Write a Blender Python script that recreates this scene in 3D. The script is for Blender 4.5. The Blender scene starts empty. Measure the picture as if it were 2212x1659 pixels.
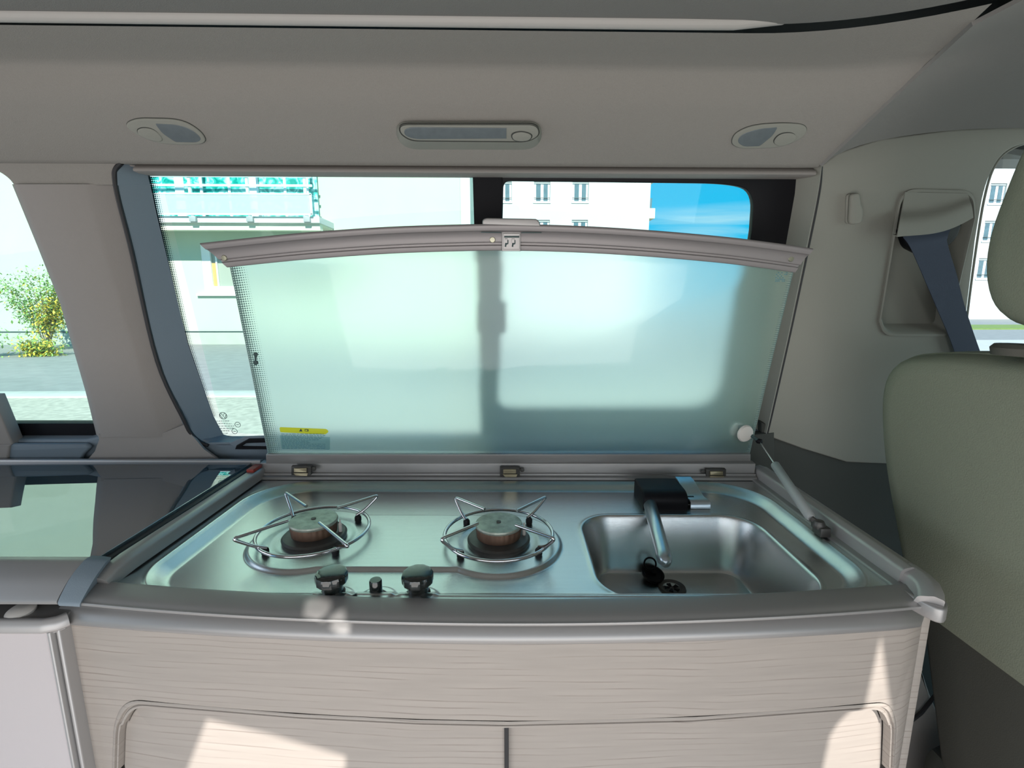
import bpy, bmesh, math, random
import numpy as np
from mathutils import Vector, Matrix
from mathutils.bvhtree import BVHTree
random.seed(4)
SC = bpy.context.scene
COL = SC.collection
# ------------------------------------------------------------------ camera, sky, sun, lights, exposure
CZ = 1.85                                   # eye height above the street
FOC = 1040.0; PITCH = math.radians(9.87); YAW = math.radians(1.16)
cam = bpy.data.objects.new('camera', bpy.data.cameras.new('camera'))
COL.objects.link(cam); SC.camera = cam
cam.location = (0, 0, CZ)
cam.rotation_euler = (math.radians(90) - PITCH, 0, -YAW)
cam.data.sensor_width = 36; cam.data.lens = 36 * FOC / 2212
cam.data.clip_start = 0.02; cam.data.clip_end = 500

SC.view_settings.view_transform = 'Standard'; SC.view_settings.look = 'None'
SC.view_settings.gamma = 1; SC.view_settings.use_curve_mapping = False
SC.view_settings.exposure = 0.0

world = bpy.data.worlds.new('sky'); SC.world = world; world.use_nodes = True
wt = world.node_tree; wt.nodes.clear()
def wn(t, **k):
    n = wt.nodes.new(t)
    for a, b in k.items(): setattr(n, a, b)
    return n
wo = wn('ShaderNodeOutputWorld'); wb = wn('ShaderNodeBackground'); wt.links.new(wb.outputs[0], wo.inputs[0])
tc = wn('ShaderNodeTexCoord'); sx = wn('ShaderNodeSeparateXYZ'); wt.links.new(tc.outputs['Generated'], sx.inputs[0])
grad = wn('ShaderNodeValToRGB'); wt.links.new(sx.outputs['Z'], grad.inputs[0])
cr = grad.color_ramp; cr.elements[0].position = 0.0; cr.elements[0].color = (0.45, 0.75, 0.95, 1)
cr.elements[1].position = 0.55; cr.elements[1].color = (0.02, 0.40, 0.85, 1)
e = cr.elements.new(0.12); e.color = (0.02, 0.58, 1.0, 1)
mp = wn('ShaderNodeMapping'); mp.inputs['Scale'].default_value = (1.2, 1.2, 9); mp.inputs['Rotation'].default_value = (0, 0.12, 0)
wt.links.new(tc.outputs['Generated'], mp.inputs[0])
nz = wn('ShaderNodeTexNoise'); nz.inputs['Scale'].default_value = 2.2; nz.inputs['Detail'].default_value = 7; nz.inputs['Distortion'].default_value = 0.7
wt.links.new(mp.outputs[0], nz.inputs['Vector'])
cl = wn('ShaderNodeMapRange'); cl.inputs['From Min'].default_value = 0.48; cl.inputs['From Max'].default_value = 0.72
wt.links.new(nz.outputs[0], cl.inputs[0])
low = wn('ShaderNodeMapRange'); low.inputs['From Min'].default_value = 0.175; low.inputs['From Max'].default_value = 0.125
wt.links.new(sx.outputs['Z'], low.inputs[0])
mul = wn('ShaderNodeMath', operation='MULTIPLY'); wt.links.new(cl.outputs[0], mul.inputs[0]); wt.links.new(low.outputs[0], mul.inputs[1])
mx = wn('ShaderNodeMix', data_type='RGBA'); wt.links.new(mul.outputs[0], mx.inputs[0])
wt.links.new(grad.outputs[0], mx.inputs[6]); mx.inputs[7].default_value = (0.75, 0.95, 1.0, 1)
wt.links.new(mx.outputs[2], wb.inputs[0]); wb.inputs[1].default_value = 1.0

SUN_DIR = Vector((-0.16, 0.82, -0.58)).normalized()      # the way the sunlight travels
sun = bpy.data.objects.new('sun', bpy.data.lights.new('sun', 'SUN')); COL.objects.link(sun)
sun.data.energy = 7.2; sun.data.color = (1.0, 0.965, 0.91); sun.data.angle = math.radians(0.53)
sun.rotation_euler = SUN_DIR.to_track_quat('-Z', 'Y').to_euler()

def area(name, loc, target, sx_, sy_, power, col):
    l = bpy.data.objects.new(name, bpy.data.lights.new(name, 'AREA')); COL.objects.link(l)
    l.data.shape = 'RECTANGLE'; l.data.size = sx_; l.data.size_y = sy_; l.data.energy = power; l.data.color = col
    l.location = loc; l.rotation_euler = (Vector(target) - Vector(loc)).to_track_quat('-Z', 'Y').to_euler()
    return l
area('doorway_fill', (-0.1, -0.47, 1.35), (-0.05, 1.0, 1.35), 2.0, 1.0, 17.0, (1.0, 0.92, 0.86))  # added fill lamp at the door, lifts the cabin above its daylight
area('windscreen_fill', (2.2, 0.3, 1.9), (0, 0.6, 1.6), 1.2, 0.7, 7.0, (0.86, 1.0, 0.88))  # added greenish fill lamp standing in for light from the front end
area('tailgate_fill', (-2.4, 0.3, 1.9), (0, 0.6, 1.7), 1.2, 0.7, 9.0, (1.0, 0.92, 0.90))  # added fill lamp brightening the cabin from the rear end

# ------------------------------------------------------------------ pixel <-> place helpers (z given relative to the eye)
FW = Vector((math.sin(YAW) * math.cos(PITCH), math.cos(YAW) * math.cos(PITCH), -math.sin(PITCH)))
RT = Vector((math.cos(YAW), -math.sin(YAW), 0)); UP = RT.cross(FW)
EYE = Vector((0, 0, CZ))
def ray(u, v): return FW + RT * ((u - 1106) / FOC) + UP * ((829.5 - v) / FOC)
def PZ(u, v, z): d = ray(u, v); return d * (z / d.z) + EYE
def PY(u, v, y): d = ray(u, v); return d * (y / d.y) + EYE
def PL(u, v, c, k):                          # on the plane  y = c + k*zrel
    d = ray(u, v); return d * (c / (d.y - k * d.z)) + EYE
WC, WK = 1.045, -0.178                       # inner skin of the van side
CC, CK = 1.340, -1.355                       # slanting part of the headliner
def wall(u, v, off=0): return PL(u, v, WC + off, WK)
KA = math.radians(-1.4); KP = Vector((0, 0.8, 0))     # the kitchen unit stands a touch askew
KR = Matrix.Rotation(KA, 3, 'Z')
def K(x, y, z): p = KR @ (Vector((x, y, 0)) - KP) + KP; return Vector((p.x, p.y, CZ + z))
def KI(p): q = KR.inverted() @ (Vector((p.x, p.y, 0)) - KP) + KP; return Vector((q.x, q.y, p.z - CZ))
def KZ(u, v, z): return KI(PZ(u, v, z))

# ------------------------------------------------------------------ materials
M = {}
def mat(name, col, rough=0.6, metal=0.0, bump=0.0, bscale=400, var=0.0, vscale=6, spec=0.5, stretch=None, coat=0, trans=0, ior=1.45, emis=None, aniso=0):
    m = bpy.data.materials.new(name); m.use_nodes = True; nt = m.node_tree; b = nt.nodes['Principled BSDF']
    b.inputs['Base Color'].default_value = (*col, 1); b.inputs['Roughness'].default_value = rough
    b.inputs['Metallic'].default_value = metal; b.inputs['Specular IOR Level'].default_value = spec
    b.inputs['Coat Weight'].default_value = coat; b.inputs['Transmission Weight'].default_value = trans; b.inputs['IOR'].default_value = ior
    tcn = nt.nodes.new('ShaderNodeTexCoord'); vec = tcn.outputs['Object']
    if stretch:
        mpn = nt.nodes.new('ShaderNodeMapping'); mpn.inputs['Scale'].default_value = stretch; nt.links.new(vec, mpn.inputs[0]); vec = mpn.outputs[0]
    if var:
        n = nt.nodes.new('ShaderNodeTexNoise'); n.inputs['Scale'].default_value = vscale; n.inputs['Detail'].default_value = 5; nt.links.new(vec, n.inputs['Vector'])
        r = nt.nodes.new('ShaderNodeMix'); r.data_type = 'RGBA'; nt.links.new(n.outputs[0], r.inputs[0])
        r.inputs[6].default_value = (*[c * (1 - var) for c in col], 1); r.inputs[7].default_value = (*[min(1, c * (1 + var)) for c in col], 1)
        nt.links.new(r.outputs[2], b.inputs['Base Color'])
    if bump:
        n = nt.nodes.new('ShaderNodeTexNoise'); n.inputs['Scale'].default_value = bscale; n.inputs['Detail'].default_value = 3; nt.links.new(vec, n.inputs['Vector'])
        bn = nt.nodes.new('ShaderNodeBump'); bn.inputs['Strength'].default_value = bump; bn.inputs['Distance'].default_value = 0.001
        nt.links.new(n.outputs[0], bn.inputs['Height']); nt.links.new(bn.outputs[0], b.inputs['Normal'])
    M[name] = m; return m
mat('headliner', (0.255, 0.24, 0.22), 0.95, bump=0.5, bscale=700, var=0.05, vscale=400, spec=0.15)
mat('rail_pale', (0.40, 0.38, 0.36), 0.6)
mat('roof_board', (0.20, 0.195, 0.185), 0.95, bump=0.4, bscale=700, spec=0.15)
mat('panel_grey', (0.26, 0.24, 0.225), 0.75, bump=0.25, bscale=900, spec=0.3)
mat('panel_light', (0.25, 0.25, 0.22), 0.7, bump=0.2, bscale=900, spec=0.3)
mat('panel_dark', (0.05, 0.053, 0.048), 0.75, bump=0.3, bscale=900, spec=0.3)
mat('reveal_blue', (0.16, 0.20, 0.235), 0.65, bump=0.2, bscale=900, spec=0.3)  # blue of the skylight on the reveals is put into this colour
mat('rubber', (0.012, 0.012, 0.014), 0.55)
mat('black_trim', (0.006, 0.006, 0.008), 0.5, spec=0.2)
mat('black_gloss', (0.006, 0.007, 0.007), 0.12, coat=0.5)
mat('alu', (0.31, 0.30, 0.295), 0.42, metal=0.55, bump=0.05, bscale=1200)
mat('alu_lid', (0.26, 0.24, 0.24), 0.45, metal=0.35, bump=0.05, bscale=1200)
mat('alu_light', (0.38, 0.365, 0.36), 0.4, metal=0.4)
mat('steel_wire', (0.62, 0.62, 0.64), 0.14, metal=1.0)
mat('steel', (0.60, 0.62, 0.62), 0.27, metal=1.0, bump=0.12, bscale=60, stretch=(2, 60, 60), var=0.06, vscale=5)
mat('brass', (0.55, 0.47, 0.32), 0.35, metal=0.9)
mat('burner_body', (0.13, 0.075, 0.05), 0.55, metal=0.4, var=0.4, vscale=60)
mat('burner_base', (0.10, 0.095, 0.09), 0.45, metal=0.6, var=0.3, vscale=60)
mat('burner_cap', (0.34, 0.37, 0.32), 0.45, metal=0.55, var=0.55, vscale=90, bump=0.6, bscale=120)
mat('soot', (0.75, 0.78, 0.72), 0.8)
mat('knob_black', (0.008, 0.01, 0.009), 0.10, coat=0.6)
mat('chrome_satin', (0.50, 0.56, 0.60), 0.28, metal=0.9)
mat('plastic_white', (0.62, 0.58, 0.54), 0.5)
mat('strut_grey', (0.40, 0.41, 0.41), 0.5)
mat('wood_shelf', (0.5, 0.45, 0.4), 0.6)
mat('seat_cloth', (0.20, 0.215, 0.165), 0.95, bump=0.6, bscale=500, var=0.08, vscale=300, spec=0.15)
mat('seat_shell', (0.06, 0.06, 0.05), 0.8, bump=0.3, bscale=500)
mat('belt', (0.05, 0.065, 0.10), 0.8, bump=0.6, bscale=900, stretch=(1, 1, 3))
mat('screw', (0.35, 0.34, 0.26), 0.35, metal=0.8)
mat('lamp_lens', (0.13, 0.15, 0.16), 0.25, var=0.15, vscale=80)
mat('door_pinkish', (0.47, 0.425, 0.425), 0.7, bump=0.1, bscale=900)
mat('yellow', (0.62, 0.68, 0.03), 0.5)
mat('ink', (0.03, 0.06, 0.06), 0.6)
mat('print_blue', (0.10, 0.22, 0.26), 0.6)
mat('white_gloss', (0.8, 0.8, 0.8), 0.4)
mat('floor_vinyl', (0.50, 0.45, 0.42), 0.6, var=0.1, vscale=9)
mat('red_plastic', (0.25, 0.03, 0.02), 0.5)
# exterior
mat('facade', (0.47, 0.565, 0.45), 0.9, var=0.06, vscale=0.8, bump=0.3, bscale=30)
mat('facade_white', (0.56, 0.60, 0.58), 0.9, var=0.03, vscale=0.4)
mat('plinth', (0.42, 0.48, 0.40), 0.9, var=0.12, vscale=2)
mat('soffit', (0.62, 0.66, 0.52), 0.9, var=0.1, vscale=1.5)
mat('asphalt', (0.30, 0.315, 0.295), 0.95, var=0.22, vscale=3.0, bump=0.6, bscale=60)
mat('cobbles', (0.50, 0.48, 0.39), 0.95, var=0.5, vscale=9, bump=1.0, bscale=14)
mat('kerb', (0.55, 0.56, 0.50), 0.9, var=0.15, vscale=5)
mat('pane_dark', (0.10, 0.17, 0.20), 0.1, var=0.4, vscale=3, coat=0.3)
mat('shutter', (0.35, 0.38, 0.38), 0.6)
mat('frame_white', (0.85, 0.88, 0.88), 0.5)
mat('rail_metal', (0.62, 0.80, 0.80), 0.5)
mat('curtain', (0.55, 0.38, 0.15), 0.8)
mat('pane_grey', (0.36, 0.40, 0.34), 0.2)
mat('leaf', (0.25, 0.46, 0.13), 0.7, var=0.5, vscale=3)
mat('leaf_yellow', (0.75, 0.62, 0.08), 0.7, var=0.3, vscale=4)
mat('stem', (0.30, 0.24, 0.18), 0.8)
mat('grass', (0.20, 0.30, 0.07), 0.95, var=0.3, vscale=5)
mat('balcony_cream', (0.75, 0.68, 0.50), 0.8)

def new_mat(name):
    m = bpy.data.materials.new(name); m.use_nodes = True; m.node_tree.nodes.clear(); M[name] = m
    nt = m.node_tree; out = nt.nodes.new('ShaderNodeOutputMaterial'); return m, nt, out
def thin_glass(name, tint, gloss=0.06):
    m, nt, out = new_mat(name)
    t = nt.nodes.new('ShaderNodeBsdfTransparent'); t.inputs[0].default_value = (*tint, 1)
    g = nt.nodes.new('ShaderNodeBsdfGlossy'); g.inputs['Roughness'].default_value = 0.02
    x = nt.nodes.new('ShaderNodeMixShader'); x.inputs[0].default_value = gloss
    nt.links.new(t.outputs[0], x.inputs[1]); nt.links.new(g.outputs[0], x.inputs[2]); nt.links.new(x.outputs[0], out.inputs[0])
thin_glass('window_glass', (0.93, 1.0, 0.972), 0.025)
thin_glass('window_glass_clear', (1.0, 1.0, 1.0), 0.02)
m, nt, out = new_mat('cover_glass')
d = nt.nodes.new('ShaderNodeBsdfDiffuse'); d.inputs[0].default_value = (0.05, 0.075, 0.09, 1)
g = nt.nodes.new('ShaderNodeBsdfGlossy'); g.inputs['Roughness'].default_value = 0.012
x = nt.nodes.new('ShaderNodeMixShader'); x.inputs[0].default_value = 0.42
nt.links.new(d.outputs[0], x.inputs[1]); nt.links.new(g.outputs[0], x.inputs[2]); nt.links.new(x.outputs[0], out.inputs[0])
thin_glass('sticker_film', (0.78, 0.87, 0.88), 0.03)
# frosted glass of the lid: forward scattering slab plus a little diffuse transmission
m, nt, out = new_mat('frosted_glass')
rf = nt.nodes.new('ShaderNodeBsdfRefraction'); rf.inputs['Color'].default_value = (0.985, 1.0, 0.99, 1); rf.inputs['Roughness'].default_value = 0.43; rf.inputs['IOR'].default_value = 1.30
tl = nt.nodes.new('ShaderNodeBsdfTranslucent'); tl.inputs['Color'].default_value = (1.0, 1.0, 0.96, 1)
gl = nt.nodes.new('ShaderNodeBsdfGlossy'); gl.inputs['Roughness'].default_value = 0.05
a1 = nt.nodes.new('ShaderNodeMixShader'); a1.inputs[0].default_value = 0.22
a2 = nt.nodes.new('ShaderNodeMixShader'); a2.inputs[0].default_value = 0.03
nt.links.new(rf.outputs[0], a1.inputs[1]); nt.links.new(tl.outputs[0], a1.inputs[2])
nt.links.new(a1.outputs[0], a2.inputs[1]); nt.links.new(gl.outputs[0], a2.inputs[2]); nt.links.new(a2.outputs[0], out.inputs[0])
# printed dot edge of toughened glass (dots shrink across the strip)
def dots(name, nu, nv, col, flip=False, top=1.15):
    m, nt, out = new_mat(name)
    uv = nt.nodes.new('ShaderNodeUVMap'); mp_ = nt.nodes.new('ShaderNodeMapping'); mp_.inputs['Scale'].default_value = (nu, nv, 1)
    nt.links.new(uv.outputs[0], mp_.inputs[0])
    vo = nt.nodes.new('ShaderNodeTexVoronoi'); vo.voronoi_dimensions = '2D'; vo.inputs['Scale'].default_value = 1; vo.inputs['Randomness'].default_value = 0.0
    nt.links.new(mp_.outputs[0], vo.inputs['Vector'])
    s = nt.nodes.new('ShaderNodeSeparateXYZ'); nt.links.new(uv.outputs[0], s.inputs[0])
    r = nt.nodes.new('ShaderNodeMapRange'); r.inputs['To Min'].default_value = 0.72 * top; r.inputs['To Max'].default_value = 0.12
    nt.links.new(s.outputs[0], r.inputs[0])
    lt = nt.nodes.new('ShaderNodeMath'); lt.operation = 'LESS_THAN'; nt.links.new(vo.outputs['Distance'], lt.inputs[0]); nt.links.new(r.outputs[0], lt.inputs[1])
    t = nt.nodes.new('ShaderNodeBsdfTransparent'); d = nt.nodes.new('ShaderNodeBsdfDiffuse'); d.inputs[0].default_value = (*col, 1)
    x = nt.nodes.new('ShaderNodeMixShader'); nt.links.new(lt.outputs[0], x.inputs[0]); nt.links.new(t.outputs[0], x.inputs[1]); nt.links.new(d.outputs[0], x.inputs[2])
    nt.links.new(x.outputs[0], out.inputs[0])
dots('dot_print_grey', 7, 92, (0.13, 0.20, 0.19), top=0.80)
dots('dot_print_black', 5, 150, (0.01, 0.02, 0.03), top=0.95)
# pale wood foil with thin horizontal grain
m = mat('wood', (0.50, 0.44, 0.39), 0.55, spec=0.35); nt = m.node_tree; b = nt.nodes['Principled BSDF']
tcn = nt.nodes.new('ShaderNodeTexCoord'); mpn = nt.nodes.new('ShaderNodeMapping'); mpn.inputs['Scale'].default_value = (1.3, 0.4, 3.0)
nt.links.new(tcn.outputs['Object'], mpn.inputs[0])
n1 = nt.nodes.new('ShaderNodeTexNoise'); n1.inputs['Scale'].default_value = 1.1; n1.inputs['Detail'].default_value = 3; nt.links.new(mpn.outputs[0], n1.inputs['Vector'])
sp = nt.nodes.new('ShaderNodeSeparateXYZ'); nt.links.new(tcn.outputs['Object'], sp.inputs[0])
ma = nt.nodes.new('ShaderNodeMath'); ma.operation = 'MULTIPLY_ADD'; nt.links.new(n1.outputs[0], ma.inputs[0]); ma.inputs[1].default_value = 0.07; nt.links.new(sp.outputs['Z'], ma.inputs[2])
sc_ = nt.nodes.new('ShaderNodeMath'); sc_.operation = 'MULTIPLY'; sc_.inputs[1].default_value = 620; nt.links.new(ma.outputs[0], sc_.inputs[0])
sn = nt.nodes.new('ShaderNodeMath'); sn.operation = 'SINE'; nt.links.new(sc_.outputs[0], sn.inputs[0])
mr = nt.nodes.new('ShaderNodeMapRange'); mr.inputs['From Min'].default_value = 0.75; mr.inputs['From Max'].default_value = 1.0; nt.links.new(sn.outputs[0], mr.inputs[0])
mp2 = nt.nodes.new('ShaderNodeMapping'); mp2.inputs['Scale'].default_value = (6, 1, 60); nt.links.new(tcn.outputs['Object'], mp2.inputs[0])
n2 = nt.nodes.new('ShaderNodeTexNoise'); n2.inputs['Scale'].default_value = 1.5; n2.inputs['Detail'].default_value = 5; nt.links.new(mp2.outputs[0], n2.inputs['Vector'])
m2 = nt.nodes.new('ShaderNodeMapRange'); m2.inputs['From Min'].default_value = 0.42; m2.inputs['From Max'].default_value = 0.68; nt.links.new(n2.outputs[0], m2.inputs[0])
mm = nt.nodes.new('ShaderNodeMath'); mm.operation = 'MULTIPLY'; nt.links.new(mr.outputs[0], mm.inputs[0]); nt.links.new(m2.outputs[0], mm.inputs[1])
mxn = nt.nodes.new('ShaderNodeMix'); mxn.data_type = 'RGBA'; nt.links.new(mm.outputs[0], mxn.inputs[0])
mxn.inputs[6].default_value = (0.37, 0.325, 0.29, 1); mxn.inputs[7].default_value = (0.25, 0.21, 0.185, 1)
m3 = nt.nodes.new('ShaderNodeMix'); m3.data_type = 'RGBA'; m3.blend_type = 'MULTIPLY'; m3.inputs[0].default_value = 0.25
nt.links.new(mxn.outputs[2], m3.inputs[6]); nt.links.new(n2.outputs[0], m3.inputs[7]); nt.links.new(m3.outputs[2], b.inputs['Base Color'])
# rippled green balcony glass
m = mat('green_glass', (0.03, 0.45, 0.38), 0.25); nt = m.node_tree; b = nt.nodes['Principled BSDF']
tcn = nt.nodes.new('ShaderNodeTexCoord'); wv = nt.nodes.new('ShaderNodeTexNoise'); wv.inputs['Scale'].default_value = 1.9; wv.inputs['Detail'].default_value = 6; wv.inputs['Distortion'].default_value = 2.5
nt.links.new(tcn.outputs['Object'], wv.inputs['Vector'])
rp = nt.nodes.new('ShaderNodeValToRGB'); nt.links.new(wv.outputs[0], rp.inputs[0]); rr = rp.color_ramp
rr.elements[0].position = 0.36; rr.elements[0].color = (0.0, 0.26, 0.22, 1); rr.elements[1].position = 0.66; rr.elements[1].color = (0.50, 0.85, 0.75, 1)
q = rr.elements.new(0.5); q.color = (0.05, 0.50, 0.42, 1); q = rr.elements.new(0.55); q.color = (0.30, 0.68, 0.60, 1)
nt.links.new(rp.outputs[0], b.inputs['Base Color'])

# ------------------------------------------------------------------ mesh builders
def finish(name, me, mt, parent=None, smooth=35):
    o = bpy.data.objects.new(name, me); COL.objects.link(o)
    if mt: me.materials.clear(); me.materials.append(M[mt])
    if smooth:
        me.polygons.foreach_set('use_smooth', [True] * len(me.polygons))
        me.set_sharp_from_angle(angle=math.radians(smooth))
    if parent: o.parent = parent
    return o
def place(o, parent):
    o.parent = parent; o.matrix_parent_inverse = parent.matrix_world.inverted()
def mesh(verts, faces, name='m'):
    me = bpy.data.meshes.new(name); me.from_pydata([tuple(v) for v in verts], [], faces); me.validate(); me.update()
    bm = bmesh.new(); bm.from_mesh(me); bmesh.ops.recalc_face_normals(bm, faces=bm.faces); bm.to_mesh(me); bm.free()
    return me
def thing(name, label, cat, loc, group=None):
    o = bpy.data.objects.new(name, None); COL.objects.link(o); o.location = loc; o.empty_display_size = 0.05
    o['label'] = label; o['category'] = cat
    if group: o['group'] = group
    bpy.context.view_layer.update()
    return o
def part(name, me, mt, parent, smooth=35, label=None):
    o = finish(name, me, mt, None, smooth)
    if parent is not None:
        # world-space mesh below an Empty that may sit elsewhere
        o.parent = parent
        off = parent_world(parent)
        me.transform(Matrix.Translation(-off))
        WORLD[o.name] = off
    if label: o['label'] = label
    return o
WORLD = {}
def parent_world(p):
    if p.name in WORLD: return WORLD[p.name]
    v = Vector(p.location)
    WORLD[p.name] = v
    return v
def tag(o, label, cat, group=None):
    o['label'] = label; o['category'] = cat
    if group: o['group'] = group
    return o
def struct(name, me, mt, smooth=35):
    o = finish(name, me, mt, None, smooth); o['kind'] = 'structure'; WORLD[o.name] = Vector((0, 0, 0)); return o

def fillet(pts, n=6, closed=True):
    """pts: (x,y,r) -> rounded outline"""
    out = []; N = len(pts)
    for i, p in enumerate(pts):
        r = p[2] if len(p) > 2 else 0
        P = Vector(p[:2]).to_2d()
        if r <= 0 or (not closed and i in (0, N - 1)): out.append(P); continue
        A = Vector(pts[i - 1][:2]).to_2d(); B = Vector(pts[(i + 1) % N][:2]).to_2d()
        da, db = (A - P), (B - P)
        ra, rb = min(r, da.length * 0.49), min(r, db.length * 0.49)
        a, b_ = P + da.normalized() * ra, P + db.normalized() * rb
        for k in range(n + 1):
            t = k / n; out.append((1 - t) ** 2 * a + 2 * t * (1 - t) * P + t * t * b_)
    return out
def plate(outline, holes=(), th=0.01, bev=0.002, f=None, step=None, vstep=None, res=2):
    """flat solid; front face at d=0, body behind it; f(s,t,d) -> place"""
    cu = bpy.data.curves.new('t', 'CURVE'); cu.dimensions = '2D'; cu.fill_mode = 'BOTH'
    for k, loop in enumerate([outline] + list(holes)):
        s = cu.splines.new('POLY'); s.points.add(len(loop) - 1)
        for i, p in enumerate(loop): s.points[i].co = (p[0], p[1], 0, 1)
        s.use_cyclic_u = True
    bev = min(bev, th * 0.49)
    cu.extrude = th / 2 - bev; cu.bevel_depth = bev; cu.bevel_resolution = res; cu.offset = -bev
    o = bpy.data.objects.new('t', cu); COL.objects.link(o)
    dg = bpy.context.evaluated_depsgraph_get()
    me = bpy.data.meshes.new_from_object(o.evaluated_get(dg)); bpy.data.objects.remove(o); bpy.data.curves.remove(cu)
    bm = bmesh.new(); bm.from_mesh(me); bmesh.ops.remove_doubles(bm, verts=bm.verts, dist=1e-6)
    xs = [v.co.x for v in bm.verts]; ys = [v.co.y for v in bm.verts]
    for stp, lo, hi, ax in ((step, min(xs), max(xs), Vector((1, 0, 0))), (vstep, min(ys), max(ys), Vector((0, 1, 0)))):
        if stp:
            c = lo + stp
            while c < hi - 1e-4:
                bmesh.ops.bisect_plane(bm, geom=bm.verts[:] + bm.edges[:] + bm.faces[:], plane_co=ax * c, plane_no=ax); c += stp
    for v in bm.verts:
        p = v.co.copy(); v.co = f(p.x, p.y, p.z - th / 2) if f else Vector((p.x, p.y, p.z - th / 2))
    bmesh.ops.recalc_face_normals(bm, faces=bm.faces)
    bm.to_mesh(me); bm.free(); return me
def planemap(c, k, off=0.0):
    n = Vector((0, -1, k)).normalized()       # towards the cabin
    return lambda s, t, d: Vector((s, c + k * (t - CZ), t)) + n * (d + off)
def px(pts, P):                                # pixel outline (u,v[,r]) -> (x,z[,r]) on a plane
    o = []
    for p in pts:
        q = P(p[0], p[1]); r = p[2] * q.y / 1040 if len(p) > 2 else 0
        o.append((q.x, q.z, r))
    return o
def wallplate(pts, holes=(), th=0.012, bev=0.003, off=0.0, c=WC, k=WK, **kw):
    P = lambda u, v: PL(u, v, c, k)
    return plate(fillet(px(pts, P)), [fillet(px(h, P)) for h in holes], th, bev, planemap(c, k, off), **kw)
def loft(lines, closed=False, thick=0.0, nrm=None):
    n = len(lines[0]); V = [p for l in lines for p in l]; F = []
    for i in range(len(lines) - 1):
        for j in range(n - (0 if closed else 1)):
            a, b_ = i * n + j, i * n + (j + 1) % n
            F.append((a, b_, b_ + n, a + n))
    me = bpy.data.meshes.new('l'); me.from_pydata([tuple(v) for v in V], [], F); me.update()
    uv = me.uv_layers.new(name='UVMap')
    for lp in me.loops:
        i, j = divmod(lp.vertex_index, n); uv.data[lp.index].uv = (i / max(1, len(lines) - 1), j / max(1, n - 1))
    if thick:
        bm = bmesh.new(); bm.from_mesh(me); bmesh.ops.recalc_face_normals(bm, faces=bm.faces)
        if nrm is not None:
            s = sum((f.normal.dot(nrm) for f in bm.faces))
            if s < 0: bmesh.ops.reverse_faces(bm, faces=bm.faces)
        bmesh.ops.solidify(bm, geom=bm.faces[:], thickness=thick); bm.to_mesh(me); bm.free()
    return me
def resample(pts, n):
    pts = [Vector(p) for p in pts]; L = [0]
    for a, b_ in zip(pts, pts[1:]): L.append(L[-1] + (b_ - a).length)
    out = []
    for k in range(n):
        t = L[-1] * k / (n - 1); i = 0
        while i < len(L) - 2 and L[i + 1] < t: i += 1
        w = (t - L[i]) / max(1e-9, L[i + 1] - L[i]); out.append(pts[i].lerp(pts[i + 1], w))
    return out
def smoothpts(pts, n=8):                       # Catmull-Rom
    P = [Vector(p) for p in pts]; P = [2 * P[0] - P[1]] + P + [2 * P[-1] - P[-2]]; out = []
    for i in range(1, len(P) - 2):
        for k in range(n):
            t = k / n; a, b_, c, d = P[i - 1], P[i], P[i + 1], P[i + 2]
            out.append(0.5 * ((2 * b_) + (c - a) * t + (2 * a - 5 * b_ + 4 * c - d) * t * t + (3 * b_ - 3 * c + d - a) * t ** 3))
    out.append(P[-2]); return out
def sweep(path, prof, N=Vector((0, 0, 1)), shear0=0.0, shear1=0.0):
    """profile (a,b): a along T x N, b along N"""
    path = [Vector(p) for p in path]; m_ = len(prof); V = []; F = []
    for i, p in enumerate(path):
        T = (path[min(i + 1, len(path) - 1)] - path[max(i - 1, 0)]).normalized(); S = T.cross(N).normalized()
        N2 = S.cross(T) if abs(T.dot(N)) > 0.02 else N
        for a, b_ in prof:
            s = 0
            if i == 0: s = shear0 * a
            if i == len(path) - 1: s = shear1 * a
            V.append(p + S * a + N2 * b_ + T * s)
    for i in range(len(path) - 1):
        for j in range(m_):
            a, b_ = i * m_ + j, i * m_ + (j + 1) % m_; F.append((a, b_, b_ + m_, a + m_))
    F.append(tuple(range(m_))[::-1]); F.append(tuple((len(path) - 1) * m_ + j for j in range(m_)))
    return mesh(V, F)
def rp(pts, n=3): return [tuple(p) for p in fillet(pts, n)]
def tube(path, r, n=10, closed=False, r2=None):
    path = [Vector(p) for p in path]; N = len(path); V = []; F = []; prev = None
    for i, p in enumerate(path):
        T = ((path[(i + 1) % N] - path[i - 1]) if closed else (path[min(i + 1, N - 1)] - path[max(i - 1, 0)])).normalized()
        if prev is None:
            prev = T.orthogonal().normalized()
        prev = (prev - T * prev.dot(T)).normalized(); B = T.cross(prev)
        rr_ = r if r2 is None else r + (r2 - r) * i / (N - 1)
        for k in range(n):
            a = 2 * math.pi * k / n; V.append(p + (prev * math.cos(a) + B * math.sin(a)) * rr_)
    for i in range(N if closed else N - 1):
        for k in range(n):
            a, b_ = i * n + k, i * n + (k + 1) % n; c = ((i + 1) % N) * n
            F.append((a, b_, c + (k + 1) % n, c + k))
    if not closed: F.append(tuple(range(n))[::-1]); F.append(tuple((N - 1) * n + k for k in range(n)))
    return mesh(V, F)
def fil3(pts, r, n=5):
    P = [Vector(p) for p in pts]; out = [P[0]]
    for i in range(1, len(P) - 1):
        a = P[i] + (P[i - 1] - P[i]).normalized() * min(r, (P[i - 1] - P[i]).length * .49)
        b_ = P[i] + (P[i + 1] - P[i]).normalized() * min(r, (P[i + 1] - P[i]).length * .49)
        for k in range(n + 1):
            t = k / n; out.append((1 - t) ** 2 * a + 2 * t * (1 - t) * P[i] + t * t * b_)
    out.append(P[-1]); return out
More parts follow.
